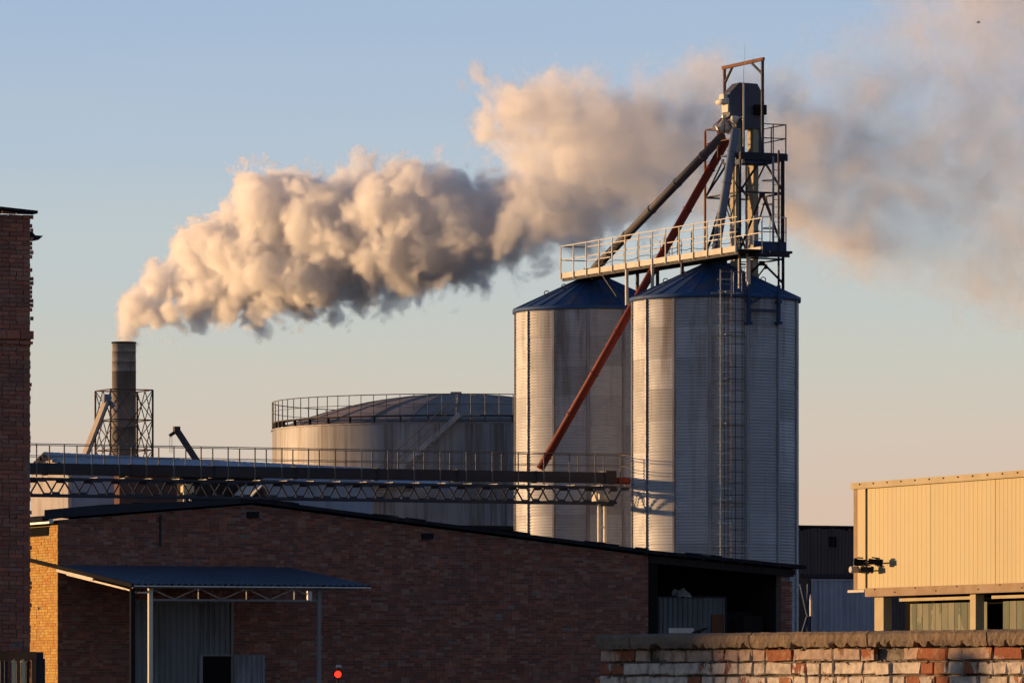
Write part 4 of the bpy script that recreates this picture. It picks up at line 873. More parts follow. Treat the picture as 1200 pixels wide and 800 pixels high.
    for a in (0.0, .5):
        q = P(860, 235, 210.4) + B * a; m = MB(); m.beam(Vector((q.x, q.y, zP)), Vector((q.x, q.y, zU)), .045, .045, A); obj("guide_rail", m, M['dark_steel'], t)
M['trunk'] = painted("cream_grey_trunk", (.36, .31, .22), (.3, .2, .12), .4, .5)
M['head'] = painted("dark_slate_head_casing", (.085, .09, .12), (.05, .04, .035), .5, .45)
elevator_tower()

# ---------------------------------------------------------------- spouts
def pipe(name, a, b, r, mt, label, nf=6, r2=None, bend=None):
    t = thing(name, b, label, "pipe"); m = MB(); pts = [a] + ([bend] if bend else []) + [b]; m.path(pts, r, 16); p = obj("pipe", m, mt, t)
    for k in range(nf):
        q = a.lerp(b, (k + .7) / nf); d = (b - a).normalized(); m = MB(); m.tube(q - d * .02, q + d * .02, r + .03, 16); obj("flange", m, mt, t)
    return t
BR0 = Vector((4.31, 213.0, 0)); brp = lambda tt, z, w_=0: BR0 - B * tt + A * w_ + UP * z     # bridge line, running left from the silos
za = ZR2(.36) + .3
pipe("dark_grain_spout", P(846, 160, 211.4), S2 + Vector((0, 0, za)), .165, M['grey_pipe'], "dark grey grain spout leading to the left silo roof", 5)
tb = along(BR0, -B, 633); brd = BR0 - B * tb
rp = pipe("red_grain_spout", P(852, 164, 212.6), Vector((brd.x, brd.y, height(549, brd.y))), .155, M['red_pipe'], "long rusty red grain spout slanting down between the silos to the bridge", 8)
pipe("blue_grain_spout", P(862, 152, 210.3), S1 + Vector((0, 0, ZR1(.36) + .3)), .16, M['blue_pipe'], "blue-grey grain spout dropping steeply to the right silo roof", 4)

# ---------------------------------------------------------------- conveyor bridge
def bridge():
    t = thing("conveyor_bridge", brp(12, 8), "long dark lattice conveyor bridge with railings crossing in front of the tank", "conveyor bridge")
    px = lambda x: along(BR0, -B, x); D0 = 213.0; T1 = 27.5
    zTop = height(533, D0); zTu = height(552.5, D0); zTl = height(567, D0); zC = height(571.5, D0); zB = height(590, D0); W = .95
    # front is at w = -W/2, back at +W/2
    # box-like tube: chamfered casing in lengths
    cas = [(-.27, 0), (.27, 0), (.27, .22), (.17, .40), (-.17, .40), (-.27, .22)]
    k = 0; s = px(717)
    while s < T1:
        e = min(s + 3.2, T1); m = MB()
        m.prism([brp(s + .01, zTl + z + .02, w_) for w_, z in cas], -B * (e - s - .02)); obj("conveyor_casing", m, M['grey_dark'], t)
        m = MB(); m.frame(brp(s, zTl + .21, 0), B, A, UP, .02, .30, .23); obj("casing_joint", m, M['dark_steel'], t); s = e
    m = MB(); m.tube(brp(px(720), zTl + .12, 0), brp(px(737.5), zTl + .12, 0), .13, 12); obj("screw_tube", m, M['red_pipe'], t); m = MB(); m.frame(brp(px(712), zTl + .24, 0), B, A, UP, .22, .32, .24); obj("drive_end", m, M['grey_dark'], t)
    m = MB(); m.frame(brp(px(738), zC + .04, -.1), B, A, UP, 1.2, .05, .05); obj("end_tray", m, M['bare_steel'], t)
    for w_ in (-W / 2, W / 2):
        for z, h in ((zC, .075), (zB, .09)):
            m = MB(); m.beam(brp(px(716), z, w_), brp(T1, z, w_), .07, h); obj("chord", m, M['truss'], t)
    nb = 27; s0 = px(726); st = 1.045
    ge = MB()
    for k in range(nb):
        a = s0 + k * st
        if a > T1: break
        for w_ in (-W / 2, W / 2):
            for f0, z0, f1, z1 in ((.12, zC - .03, .42, zB + .04), (.58, zB + .04, .88, zC - .03)):
                m = MB(); m.beam(brp(a + f0 * st, z0, w_), brp(a + f1 * st, z1, w_), .045, .05, A); obj("diagonal", m, M['truss'], t)
            for cx, z, sg in ((0, zC, -1), (.5, zB, 1)):
                m = MB(); c = a + cx * st; ww = -.035 if w_ < 0 else .035
                m.prism([brp(c - .20, z, w_ + ww), brp(c + .20, z, w_ + ww), brp(c + .12, z + sg * .12, w_ + ww), brp(c - .12, z + sg * .12, w_ + ww)], A * .01); obj("gusset", m, M['truss'], t)
        m = MB(); m.beam(brp(a, zC + .055, -W / 2 - .10), brp(a, zC + .055, W / 2 + .10), .05, .028); obj("cross_beam", m, M['bare_steel'], t)
        m = MB(); m.beam(brp(a + .5 * st, zB + .01, -W / 2), brp(a + .5 * st, zB + .01, W / 2), .06, .05); obj("cross_beam", m, M['truss'], t)
    # railing posts and rails, front and back
    rs = .30
    for side, w_, off, zb in ((0, -W / 2 - .14, .0, zTl - .1), (1, W / 2 + .10, .14, zTu - .05)):
        k = 0; a = px(719) + off + (0 if side == 0 else .0)
        while a < T1:
            m = MB(); m.beam(brp(a, zb, w_), brp(a, zTop, w_), .04, .03, B); obj("railing_post", m, M['rail'], t); a += st
        for z in (zTop, zTop - .42):
            m = MB(); m.tube(brp(px(733) , z, w_), brp(T1, z, w_), .013 if z < zTop else .017, 6); obj("handrail", m, M['rail'], t)
    for z in (zTop, zTop - .42): m = MB(); m.tube(brp(px(733), z, -W / 2 - .14), brp(px(733), z, W / 2 + .1), .017, 6); obj("handrail", m, M['rail'], t)
    # end support trestle
    for x, w_ in ((702, .0), (709, .0)):
        m = MB(); a = px(x); m.frame(brp(a, zB / 2, w_), B, A, UP, .05, .05, zB / 2); obj("trestle_post", m, M['pale_steel'], t)
    for y in (618, 650, 690): m = MB(); m.beam(brp(px(702), height(y, D0)), brp(px(709), height(y, D0)), .04, .06); obj("trestle_rung", m, M['pale_steel'], t)
    m = MB(); m.frame(brp(px(705), zB + .25, .2), B, A, UP, .22, .2, .16); m.tube(brp(px(700), zB + .25, -.1), brp(px(712), zB + .25, -.1), .12, 10); obj("gear_motor", m, M['pale_steel'], t)
    m = MB(); m.beam(brp(px(703), zB - .05), brp(px(718), zB - .05), .25, .1); obj("trestle_cap", m, M['truss'], t)
M['grey_dark'] = painted("dark_grey_casing", (.05, .047, .052), (.06, .03, .022), .6, .5, .8)
M['truss'] = painted("blue_grey_truss_paint", (.045, .05, .068), (.07, .045, .03), .4, .5)
M['rail'] = painted("weathered_rail", (.14, .125, .12), (.12, .07, .05), .5, .5)
bridge()

# ---------------------------------------------------------------- storage tank
def tank():
    c = Vector((-2.74, 290, 0)); r = 9.48; zt = 14.45
    t = thing("storage_tank", c, "huge round stained steel storage tank with domed roof and curved stair", "tank")
    nb_ = 8; hh = zt / nb_
    for k in range(nb_):
        m = MB(); m.lathe(c, [(r + (.0 if k % 2 else .015), k * hh), (r + (.0 if k % 2 else .015), (k + 1) * hh)], 144); obj("shell_ring", m, M['tank'], t)
    rise = 1.75; rr_ = 9.1; rad = (rr_ ** 2 + rise ** 2) / (2 * rise)
    prof = [(r, zt), (rr_ + .1, zt + .08)] + [(x, zt + .08 + math.sqrt(rad ** 2 - x ** 2) - (rad - rise)) for x in np.linspace(rr_, .01, 18)]
    m = MB(); m.lathe(c, prof, 96); obj("domed_roof", m, M['tank_roof'], t)
    for k in range(24):
        a = math.tau * k / 24; m = MB(); m.path([Vector((c.x + x * math.sin(a), c.y - x * math.cos(a), zt + .10 + math.sqrt(rad ** 2 - x ** 2) - (rad - rise))) for x in np.linspace(rr_, .4, 9)], .02, 4); obj("roof_seam", m, M['tank_roof'], t)
    zr = zt + .38
    m = MB(); m.lathe(c, [(r - .55, zr - .05), (r + .02, zr - .05), (r + .02, zr), (r - .55, zr), (r - .55, zr - .05)], 96, sm=False); obj("ring_walkway", m, M['dark_steel'], t)
    m = MB(); m.lathe(c, [(r - .02, zt - .05), (r + .06, zt - .05), (r + .06, zt + .02), (r - .02, zt + .02)], 96, sm=False); obj("rim_angle", m, M['bare_steel'], t)
    NP = 84
    pm = MB(); pm.beam(c + Vector((0, 0, zr - .3)), c + Vector((0, 0, zr + 1.02)), .032, .032, B); pme = pm.mesh("railing_post", c); pme.materials.append(M['rail'])
    bm_ = MB(); bm_.frame(c + UP * (zt + .14), Vector((1, 0, 0)), Vector((0, 1, 0)), UP, .03, .06, .22); bme = bm_.mesh("bracket", c); bme.materials.append(M['dark_steel'])
    for k in range(NP):
        a = math.tau * k / NP; o_ = bpy.data.objects.new("railing_post", pme); COL.objects.link(o_); o_.parent = t; o_.location = (math.sin(a) * r, -math.cos(a) * r, 0); o_.rotation_euler = (0, 0, a); ROOT[o_] = c
        if k % 2 == 0: o_ = bpy.data.objects.new("bracket", bme); COL.objects.link(o_); o_.parent = t; o_.location = (math.sin(a) * (r - .08), -math.cos(a) * (r - .08), 0); o_.rotation_euler = (0, 0, a); ROOT[o_] = c
    for z, q in ((1.02, .024), (.52, .016)):
        m = MB(); m.path([c + Vector((math.sin(a) * r, -math.cos(a) * r, zr + z)) for a in np.linspace(0, math.tau, 121)], q, 5, caps=False); obj("handrail", m, M['rail'], t)
    m = MB(); m.frame(P(534.5, 461.5, 290) , Vector((1, 0, 0)), Vector((0, 1, 0)), UP, .28, .28, .10); obj("roof_hatch", m, M['tank_roof'], t)
    # curved stair
    N_ = 64; a0 = R(1.0); st = obj("stair_landing", MB().frame(c + Vector((math.sin(a0 + .05) * (r + .45), -math.cos(a0 + .05) * (r + .45), zr - .05)), Vector((1, 0, 0)), Vector((0, 1, 0)), UP, .5, .45, .04), M['bare_steel'], t)
    pos = lambda k, rr2, dz=0: c + Vector((math.sin(a0 - .0245 * k) * rr2, -math.cos(a0 - .0245 * k) * rr2, zr - .225 * k + dz))
    for rr2 in (r + .12, r + .85):
        m = MB(); pts = [pos(k, rr2) for k in range(0, N_, 2)]
        for p, q in zip(pts, pts[1:]): m.beam(p, q, .05, .24)
        obj("stringer", m, M['stair'], t)
    tm = MB()
    for k in range(N_):
        a = a0 - .0245 * k; d = Vector((math.sin(a), -math.cos(a), 0)); m = MB(); m.frame(pos(k, r + .48, -.02), Vector((math.cos(a), math.sin(a), 0)), d, UP, .13, .35, .015); obj("tread", m, M['stair'], t)
    for dz in (1.0, .55): m = MB(); m.path([pos(k, r + .87, dz) for k in range(0, N_, 2)], .022, 5); obj("stair_handrail", m, M['rail'], t)
    for k in range(0, N_, 4): m = MB(); m.tube(pos(k, r + .87, 0), pos(k, r + .87, 1.0), .02, 5); obj("stair_post", m, M['rail'], t)
M['stair'] = painted("stair_steel", (.36, .34, .34), (.1, .08, .07), .5, .6)
tank()

# ---------------------------------------------------------------- chimney and its lattice tower
def chimney():
    D = SMOKE_D; c = P(145.3, 800, D); c.z = 0; r = 13.9 / F * D; zt = height(401, D)
    t = thing("factory_chimney", c, "tall round grey-brown factory chimney giving off thick smoke", "chimney")
    zs = [0, height(540, D), height(500, D), height(435, D), height(423.5, D), height(412, D), zt]
    for k in range(len(zs) - 1):
        m = MB(); rb = r * (1.03 - .03 * k / 5); m.lathe(c, [(rb, zs[k]), (rb - .008, zs[k + 1] - .04), (rb + .03, zs[k + 1] - .04), (rb + .03, zs[k + 1])], 48); obj("shaft_section", m, M['chimney'] if k < 3 else M['chimney_top'], t)
    m = MB(); m.lathe(c, [(r - .12, zt - 2.5), (r - .12, zt + .02), (r + .05, zt + .02), (r + .05, zt - .10), (r, zt - .10)], 48, sm=False); obj("mouth_rim", m, M['void'], t)
    q = thing("chimney_lattice_tower", c, "square steel lattice frame standing around the chimney shaft", "lattice tower")
    s = 4.66 / 1.32 / 2; cor = [c + B * i * s + A * j * s for i, j in ((-1, -1), (1, -1), (1, 1), (-1, 1))]; lv = [height(y, D) for y in (457.5, 492.5, 527.5, 562.5, 600)]
    for p in cor: m = MB(); m.beam(p, p + UP * lv[0], .12, .12, A); obj("post", m, M['lat'], q)
    for a, b in zip(cor, cor[1:] + cor[:1]):
        for z in lv: m = MB(); m.beam(a + UP * z, b + UP * z, .08, .09); obj("ring_beam", m, M['lat'], q)
        mid = (a + b) / 2
        for z1, z0 in zip(lv, lv[1:]):
            for f0, f1 in ((0, .5), (.5, 1)):
                p, r_ = a.lerp(b, f0), a.lerp(b, f1)
                m = MB(); m.beam(p + UP * z0, r_ + UP * z1, .06, .06); m.beam(p + UP * z1, r_ + UP * z0, .06, .06); obj("cross_brace", m, M['lat'], q)
M['lat'] = painted("rusty_lattice", (.10, .06, .045), (.05, .03, .025), .5, .7)
chimney()

def loading_arms():
    a, b = P(99, 534, 330), P(124, 470, 330)
    t = thing("inclined_conveyor", a, "pale inclined conveyor arm leaning up beside the chimney", "conveyor")
    m = MB(); m.beam(a - (b - a) * .4, b, .75, .16, A); obj("conveyor_body", m, M['conv'], t)
    m = MB(); m.beam(a - (b - a) * .4 + B * .12, b + B * .12, .78, .06, A); obj("side_plate", m, M['dark_steel'], t)
    h = P(125, 471, 330); m = MB(); m.beam(h + UP * .25, P(133, 477, 330), .3, .28); m.frame(h + UP * .2, B, A, UP, .22, .2, .25); obj("discharge_head", m, M['blue_pipe'], t)
    a, b = P(236, 548, 300), P(208, 505, 300)
    t = thing("loading_boom", a, "short blue-grey loading boom tilted up left above the hall roof", "conveyor")
    m = MB(); m.beam(a + (a - b) * .4, b, .26, .34); obj("boom", m, M['truss'], t)
    m = MB(); m.beam(a + (a - b) * .4 + UP * .22, b + UP * .22, .05, .05); obj("guard_rail", m, M['bare_steel'], t)
    m = MB(); h = P(207, 505, 300); m.beam(h, P(198.5, 510.5, 300), .22, .16); m.frame(h + UP * .05, B, A, UP, .16, .14, .2); obj("boom_head", m, M['dark_steel'], t)
    for px in (199, 201.5): m = MB(); m.tube(P(px, 511, 300), P(px, 530, 300), .012, 4); obj("hanging_chain", m, M['dark_steel'], t)
M['conv'] = painted("cream_conveyor", (.40, .33, .27), (.2, .14, .1), .4, .6)
loading_arms()

# ---------------------------------------------------------------- hall and low buildings behind the bridge
def background():
    D = 262.0; hb = az(58); ha = az(-32); pk = P(58, 800, D); pk.z = 0
    zr, ze = height(531, D), height(545, D); hw = 1.85
    t = thing("long_blue_roofed_hall", pk, "long hall with pale blue roof and sunlit gable behind the bridge", "hall")
    fr = pk - ha * hw; bk = pk + ha * hw * 1.0; L_ = 21
    m = MB(); m.prism([fr - UP * 0, fr + UP * ze, pk + UP * zr, bk + UP * ze, bk], hb * .2); obj("gable_wall", m, M['hall_wall'], t)
    m = MB(); m.frame(fr + hb * 8.2 + UP * (ze / 2), hb, ha, UP, 8.0, .05, ze / 2); obj("side_wall", m, M['hall_side'], t)
    for a, b in ((fr - ha * .25, pk), (bk + ha * .25, pk)):
        k = 0
        za = ze - .30; 
        for s in range(10):
            m = MB(); q0 = hb * (s * L_ / 10 - .3); q1 = hb * ((s + 1) * L_ / 10 - .32); dz0, dz1 = -.022 * s * L_ / 10, -.022 * (s + 1) * L_ / 10
            nn = 14; vs = []
            for i in range(nn + 1):
                f = i / nn; h = .012 * (i % 2); qq = q0.lerp(q1, f); dz = dz0 + (dz1 - dz0) * f
                vs += [a + qq + UP * (za + h + dz), b + qq + UP * (zr + .06 + h + dz)]
            m.add(vs, [(2 * i, 2 * i + 2, 2 * i + 3, 2 * i + 1) for i in range(nn)], False); m.add([v - UP * .05 for v in vs], [(2 * i, 2 * i + 1, 2 * i + 3, 2 * i + 2) for i in range(nn)], False); obj("roof_sheet", m, M['hall_roof'], t)
    for f in (.0, .25, .5, .75, 1.0):
        for a in (fr, bk):
            p = a.lerp(pk, f) - hb * .25 + UP * (ze + (zr - ze) * f - .12); m = MB(); m.frame(p, hb, ha, UP, .06, .06, .06); obj("purlin_end", m, M['dark_wood'], t)
    # low annexes
    def block(nm, x0, x1, y, D, dep, mt, lab, cat, roofmt='roof_felt'):
        o = P(x0, 800, D); o.z = 0; l = along(o, B, x1); z1 = height(y, D); t = thing(nm, o, lab, cat)
        m = MB(); m.frame(o + B * l / 2 + A * dep / 2 + UP * (z1 / 2), B, A, UP, l / 2, dep / 2, z1 / 2); obj("wall", m, M[mt], t)
        m = MB(); m.frame(o + B * l / 2 + A * dep / 2 + UP * (z1 + .08), B, A, UP, l / 2 + .2, dep / 2 + .2, .07); obj("roof", m, M[roofmt], t)
        return t, o, l, z1
    t, o, l, z1 = block("brick_annex", 140, 213, 557, 256, .7, 'annex', "low brown brick annex seen through the bridge truss", "building")
    for k in range(2): m = MB(); m.frame(o + B * (l * (.3 + .4 * k)) - A * .0 + UP * (z1 - 1.5), B, A, UP, .25, .03, .3); f = obj("window", m, M['void'], t)
    t, o, l, z1 = block("dark_boarded_shed", 214, 302, 560, 252, .7, 'dark_wood', "dark boarded shed seen through the bridge truss", "shed")
    n_ = 16
    for k in range(n_): m = MB(); m.frame(o + B * (l * (k + .5) / n_) - A * .02 + UP * (z1 / 2), B, A, UP, l / n_ / 2 - .012, .02, z1 / 2 - .01); obj("board", m, M['dark_wood'], t)
    o = P(219.5, 800, 246); o.z = 0; t = thing("sunlit_loading_turret", o, "small sunlit cream turret on legs behind the bridge truss", "turret")
    zz = lambda y: height(y, 246)
    m = MB(); m.frame(o + UP * zz(573), B, A, UP, .25, .16, .13); m.prism([o + B * -.25 - A * .16 + UP * zz(570), o + B * .25 - A * .16 + UP * zz(570), o + B * .12 - A * .16 + UP * zz(567), o - B * .12 - A * .16 + UP * zz(567)], A * .32); obj("cabin", m, M['yellow_pipe'], t)
    for sx in (-1, 1):
        m = MB(); m.frame(o + B * (.14 * sx) + UP * (zz(575) / 2), B, A, UP, .045, .045, zz(575) / 2); obj("leg", m, M['yellow_pipe'], t)
    for y in (581, 588): m = MB(); m.beam(o - B * .14 + UP * zz(y), o + B * .14 + UP * zz(y), .04, .12); obj("crossbar", m, M['dark_steel'], t)
    o = P(288, 800, 250); o.z = 0; t = thing("pale_roofed_shelter", o, "small shelter with pale sloping roof left of the tank", "shelter")
    l = along(o, B, 324)
    m = MB(); m.prism([o + UP * height(588, 250), o + B * l * .55 + UP * height(567, 250), o + B * l + UP * height(586, 250), o + B * l + UP * height(588, 250), o + B * l * .55 + UP * height(569, 250), o + UP * height(590, 250)], A * 2.5); obj("roof", m, M['hall_wall'], t)
    m = MB(); m.frame(o + B * l / 2 + A * 1.3 + UP * (height(588, 250) / 2), B, A, UP, l / 2 - .1, 1.1, height(588, 250) / 2 - .05); obj("wall", m, M['hall_side'], t)
    # low dark pipe rack roof between tank and left silo
    t, o, l, z1 = block("low_dark_store", 500, 640, 619, 236, 3, 'dark_wood', "low dark store at the foot of the tank behind the warehouse roof", "shed")
    # dark boarded building right of the silos
    D = 228; o = P(925, 800, D); o.z = 0; l = along(o, B, 1062); z1 = height(617, D)
    t = thing("dark_boarded_barn", o, "tall dark boarded barn between the right silo and the cream building", "barn")
    m = MB(); m.frame(o + B * l / 2 + A * 3 + UP * (z1 / 2), B, A, UP, l / 2, 3, z1 / 2); obj("wall", m, M['void'], t)
    n_ = 34; rr = random.Random(8)
    for k in range(n_):
        m = MB(); h = z1 - rr.uniform(0, .12); m.frame(o + B * (l * (k + .5) / n_) - A * (.02 + rr.uniform(0, .02)) + UP * (h / 2 + 1.85), B, A, UP, l / n_ / 2 - .006, .015, h / 2 - 1.87); obj("board", m, M['barn'], t)
    m = MB(); m.frame(o + B * l / 2 + A * 3 + UP * (z1 + .03), B, A, UP, l / 2 + .1, 3.1, .04); obj("roof", m, M['roof_felt'], t)
    q = along(o, B, 975); m = MB(); m.frame(o + B * q - A * .06 + UP * height(634, D), B, A, UP, .17, .02, .21); w_ = obj("window", m, M['void'], t); m = MB(); m.frame(o + B * q - A * .09 + UP * height(634, D), B, A, UP, .012, .01, .21); obj("mullion", m, M['dark_steel'], w_)
    m = MB(); q0 = along(o, B, 938); m.beam(o + B * q0 - A * .15 + UP * height(674, D), o + B * l - A * .15 + UP * height(674, D), .1, .14); obj("door_track", m, M['dark_steel'], t)
    z1 = height(679.5, D)
    for k, (x0, x1) in enumerate(((949, 968), (968, 987), (987, 1006), (1006, 1027))):
        a, b = along(o, B, x0), along(o, B, x1); m = corrugated(o + B * a - A * .12, B, b - a - .01, 0, z1, .21, .025); obj("door_sheet", m, M['blue_gate'], t)
    m = MB(); a, b = along(o, B, 948), along(o, B, 1028); m.beam(o + B * a - A * .16 + UP * (z1 + .02), o + B * b - A * .16 + UP * (z1 + .02), .06, .07); m.beam(o + B * along(o, B, 958) - A * .17, o + B * along(o, B, 958) - A * .17 + UP * z1, .05, .06, B); obj("door_frame", m, M['blue_gate'], t)
    for (x0, y0, x1, y1) in ((938, 684, 946, 720), (947, 684, 947, 745), (946, 722, 938, 748)):
        m = MB(); m.beam(P(x0, y0, D - 1), P(x1, y1, D - 1), .08, .08); obj("stay", m, M['blue_steel'], t)
    m = MB(); p = P(950.5, 712, D - 1.2); m.frame(p, B, A, UP, .05, .05, .32); m.prism([p + UP * .3 - B * .05, p + UP * .3 + B * .05, p + UP * .55 - B * .02], A * .05); obj("lit_patch", m, M['pale_steel'], t)  # pale block standing in for a patch of light beside the door
background()

# ---------------------------------------------------------------- neighbours added out of frame, placed so their shade falls on the foreground wall
def shade_casters():
    u = az(-33); o = Vector(((707 - 600) / F * 33.5, 33.5, 0)); q = o - u * along(o, -u, SHADE_PX)
    sdir = Vector((sd.x, sd.y, 0)).normalized(); c = q + sdir * 46 ; c.z = 0
    side = Vector((sdir.y, -sdir.x, 0)); side = -side if side.y < 0 else side
    t = thing("unseen_shade_block", c + side * 4, "plain block added out of view to the left to shade the foreground wall", "shade_block")
    m = MB(); m.frame(c + side * 4 + sdir * 3 + UP * 3.1, side, sdir, UP, 4, 3, 3.1); obj("wall", m, M['hall_wall'], t)  # unseen box added to shade the left part of the wall
    m = MB(); m.frame(c + side * 4.1 + sdir * 3 + UP * 6.28, side, sdir, UP, 4.1, 3.2, .08); obj("roof", m, M['roof_felt'], t)
    q = o - u * along(o, -u, 1141); c = q + sdir * 13; zt = ZC1 - .09 + 13 * math.tan(R(SUN_EL))
    t = thing("unseen_shade_post", (c.x, c.y, 0), "round headed concrete post added out of view to the left to shade the wall", "post")
    m = MB(); m.lathe((c.x, c.y, 0), [(.10, 0), (.10, zt - .09), (.085, zt - .045), (.05, zt - .01), (0, zt)], 20); obj("shaft", m, M['concrete'], t)  # unseen post added for the narrow round-topped shadow on the wall
SHADE_PX = 880
shade_casters()

def bird():
    c = P(1147, 27, 300); m = MB()
    m.path([c - Vector((.12, 0, 0)), c - Vector((.04, 0, -.01)), c + Vector((.05, 0, .01)), c + Vector((.11, 0, 0))], .03, 6, .008)
    for s in (-1, 1): m.add([c + Vector((-.03, 0, .02)), c + Vector((.04, 0, .02)), c + Vector((.02, .12 * s, .10)), c + Vector((-.03, .26 * s, .04)), c + Vector((-.05, .12 * s, .08))], [(0, 1, 2, 4), (4, 2, 3)])
    obj("bird", m, M['black'], None, "tiny dark bird flying high at the upper right", "bird", at=c)
bird()
# ---------------------------------------------------------------- smoke plume (a real volume)
def vnoise(shape, seed, cell):
    """smooth value noise on a grid (numpy), cell = lattice spacing in voxels"""
    rs = np.random.RandomState(seed)
    dims = [int(s / cell) + 3 for s in shape]
    g = rs.rand(*dims).astype(np.float32)
    for ax, s in enumerate(shape):
        t = np.arange(s) / cell; i = t.astype(int); f = (t - i).astype(np.float32); f = f * f * (3 - 2 * f)
        a = np.take(g, i, ax); b = np.take(g, i + 1, ax)
        sh = [1, 1, 1]; sh[ax] = s; f = f.reshape(sh)
        g = a * (1 - f) + b * f
    return g


def smoke():
    MPP = SMOKE_D / F                               # metres per photo pixel at the plume
    top = [(133,402),(138,375),(150,340),(178,300),(215,278),(250,258),(262,240),(288,228),(305,200),(345,194),(378,208),
           (402,212),(420,186),(445,182),(472,190),(502,198),(530,194),(560,214),(584,212),(600,190),(588,150),(574,112),
           (600,90),(640,80),(690,88),(740,108),(785,95),(812,62),(850,40),(905,70),(940,120),(962,60),(1010,20),(1060,-25),(1150,-70),(1300,-90)]
    bot = [(1300,420),(1200,395),(1120,370),(1040,350),(980,325),(930,285),(880,268),(800,268),(740,280),(690,296),(640,302),(600,300),
           (585,312),(560,328),(520,348),(480,347),(440,356),(402,367),(370,374),(338,363),(300,377),(268,379),(240,373),(200,388),(172,392),(160,402)]
    poly = np.array(top + bot, dtype=np.float64)
    cell = 0.55
    # the wind carries it to the right and towards the viewer: local x runs along the plume from the chimney
    th_ = R(PLUME_TURN); cxw = (145.3-600)*MPP; ct, st = math.cos(th_), math.sin(th_)
    def loc(px_, py_, off=0.0):                 # outline pixel -> local (x, y, z, metres per pixel there)
        k = (np.asarray(px_, float)-600)/F; s_ = (k*SMOKE_D - cxw)/(ct + k*st); D_ = SMOKE_D - s_*st
        return s_, EYE + (800-np.asarray(py_, float))*D_/F, D_/F
    x0, x1 = -2.2, float(loc(1262, 0)[0]); z0, z1 = EYE + (800-412)*MPP*.93, EYE + (800+100)*MPP
    hy = 11.0
    nx, ny, nz = int((x1-x0)/cell)+2, int(2*hy/cell)+2, int((z1-z0)/cell)+2
    gx = x0 + np.arange(nx)*cell; gy = -hy + np.arange(ny)*cell; gz = z0 + np.arange(nz)*cell
    # inscribed balls of the outline: centre sampled inside, radius = distance to the outline
    rs = np.random.RandomState(3)
    px = rs.uniform(125, 1300, 14000); py = rs.uniform(-100, 410, 14000)
    inside = np.zeros(px.shape, bool); j = len(poly)-1
    dist = np.full(px.shape, 1e9)
    for i in range(len(poly)):
        xi, yi = poly[i]; xj, yj = poly[j]
        c = ((yi > py) != (yj > py)) & (px < (xj-xi)*(py-yi)/(yj-yi+1e-9)+xi); inside ^= c
        ex, ey = xj-xi, yj-yi; t = np.clip(((px-xi)*ex+(py-yi)*ey)/(ex*ex+ey*ey), 0, 1)
        dist = np.minimum(dist, np.hypot(px-xi-t*ex, py-yi-t*ey)); j = i
    k = inside & (dist > 5); px, py, dist = px[k], py[k], dist[k]
    cap = np.interp(px, [130, 200, 330, 560, 700, 1200], [14, 30, 46, 50, 60, 60])
    r = np.minimum(dist, cap * rs.uniform(.45, 1.0, len(px)))
    order = rs.permutation(len(px))[:1500]; px, py, r = px[order], py[order], r[order]
    half = np.interp(px, [130, 170, 330, 560, 700, 1300], [10, 30, 85, 95, 105, 105])   # depth half width in px
    yy = rs.uniform(-1, 1, len(px)) * np.maximum(half - r, 0)
    r = r * np.interp(px, [130, 180, 700, 900], [1.0, .90, .88, 1.0])
    lx, lz, lm = loc(px, py); big = np.stack([lx, yy*lm, lz, r*lm], 1); bpx = px
    sdf = np.full((nx, ny, nz), -3.0, np.float32)
    def stamp(cx, cyy, cz, rr, gain=1.0):
        m = rr + 2.6
        ix = slice(max(0, int((cx-m-x0)/cell)), max(0, int((cx+m-x0)/cell)+2)); iy = slice(max(0, int((cyy-m+hy)/cell)), max(0, int((cyy+m+hy)/cell)+2)); iz = slice(max(0, int((cz-m-z0)/cell)), max(0, int((cz+m-z0)/cell)+2))
        X = gx[ix][:, None, None]; Y = gy[iy][None, :, None]; Z = gz[iz][None, None, :]
        if X.size == 0 or Y.size == 0 or Z.size == 0: return
        d = (rr - np.sqrt((X-cx)**2+(Y-cyy)**2+(Z-cz)**2)) * gain
        sdf[ix, iy, iz] = np.maximum(sdf[ix, iy, iz], d)
    for b in big: stamp(*b)
    for px_, py_, r_ in ((146, 404, 12.5), (147, 396, 13.5), (148, 387, 15.5), (151, 378, 18), (155, 369, 21), (160, 361, 25)): a_, b_, c_ = loc(px_, py_); stamp(float(a_), 0, float(b_), r_*float(c_))
    src = big[(bpx < 760) & (bpx > 195)]
    for k_ in range(420):                       # rounded lumps budding from the big balls
        b = src[rs.randint(len(src))]; d_ = rs.normal(size=3); d_[1] -= .35; d_ /= np.linalg.norm(d_); q = b[3] * rs.uniform(.2, .42)
        if q < .35: continue
        stamp(b[0] + d_[0]*b[3]*.86, b[1] + d_[1]*b[3]*.9, b[2] + d_[2]*b[3]*.86, q)
    # density falls and edges widen as the plume drifts right
    X = (600 + F*(cxw + gx*ct)/(SMOKE_D - gx*st))[:, None, None] * np.ones((1, ny, nz))
    dens = np.interp(X, [130, 300, 560, 620, 760, 860, 930, 1000, 1300], DENS)
    soft = np.interp(X, [130, 400, 600, 800, 950, 1300], [0.38, 0.5, .9, 2.1, 3.4, 4.0])
    thin = np.interp(X, [560, 800, 930, 1300], [0, .5, 1.0, 1.0])
    for pts_, add in ((((922,248),(945,258),(968,270),(990,284),(1012,290),(1035,286)), .75), (((925,135),(948,140),(968,152),(975,168)), .5), (((1045,238),(1065,245),(1085,238)), .25)):
        for px_, py_ in pts_:
            cx_, cz_, _m = (float(q) for q in loc(px_, py_))
            g_ = np.exp(-(((gx-cx_)[:, None, None]/1.3)**2 + ((gy+2)[None, :, None]/2.2)**2 + ((gz-cz_)[None, None, :]/.8)**2)); dens = dens + add*g_; thin = thin * (1 - .5*g_)
    nv = nx*ny*nz
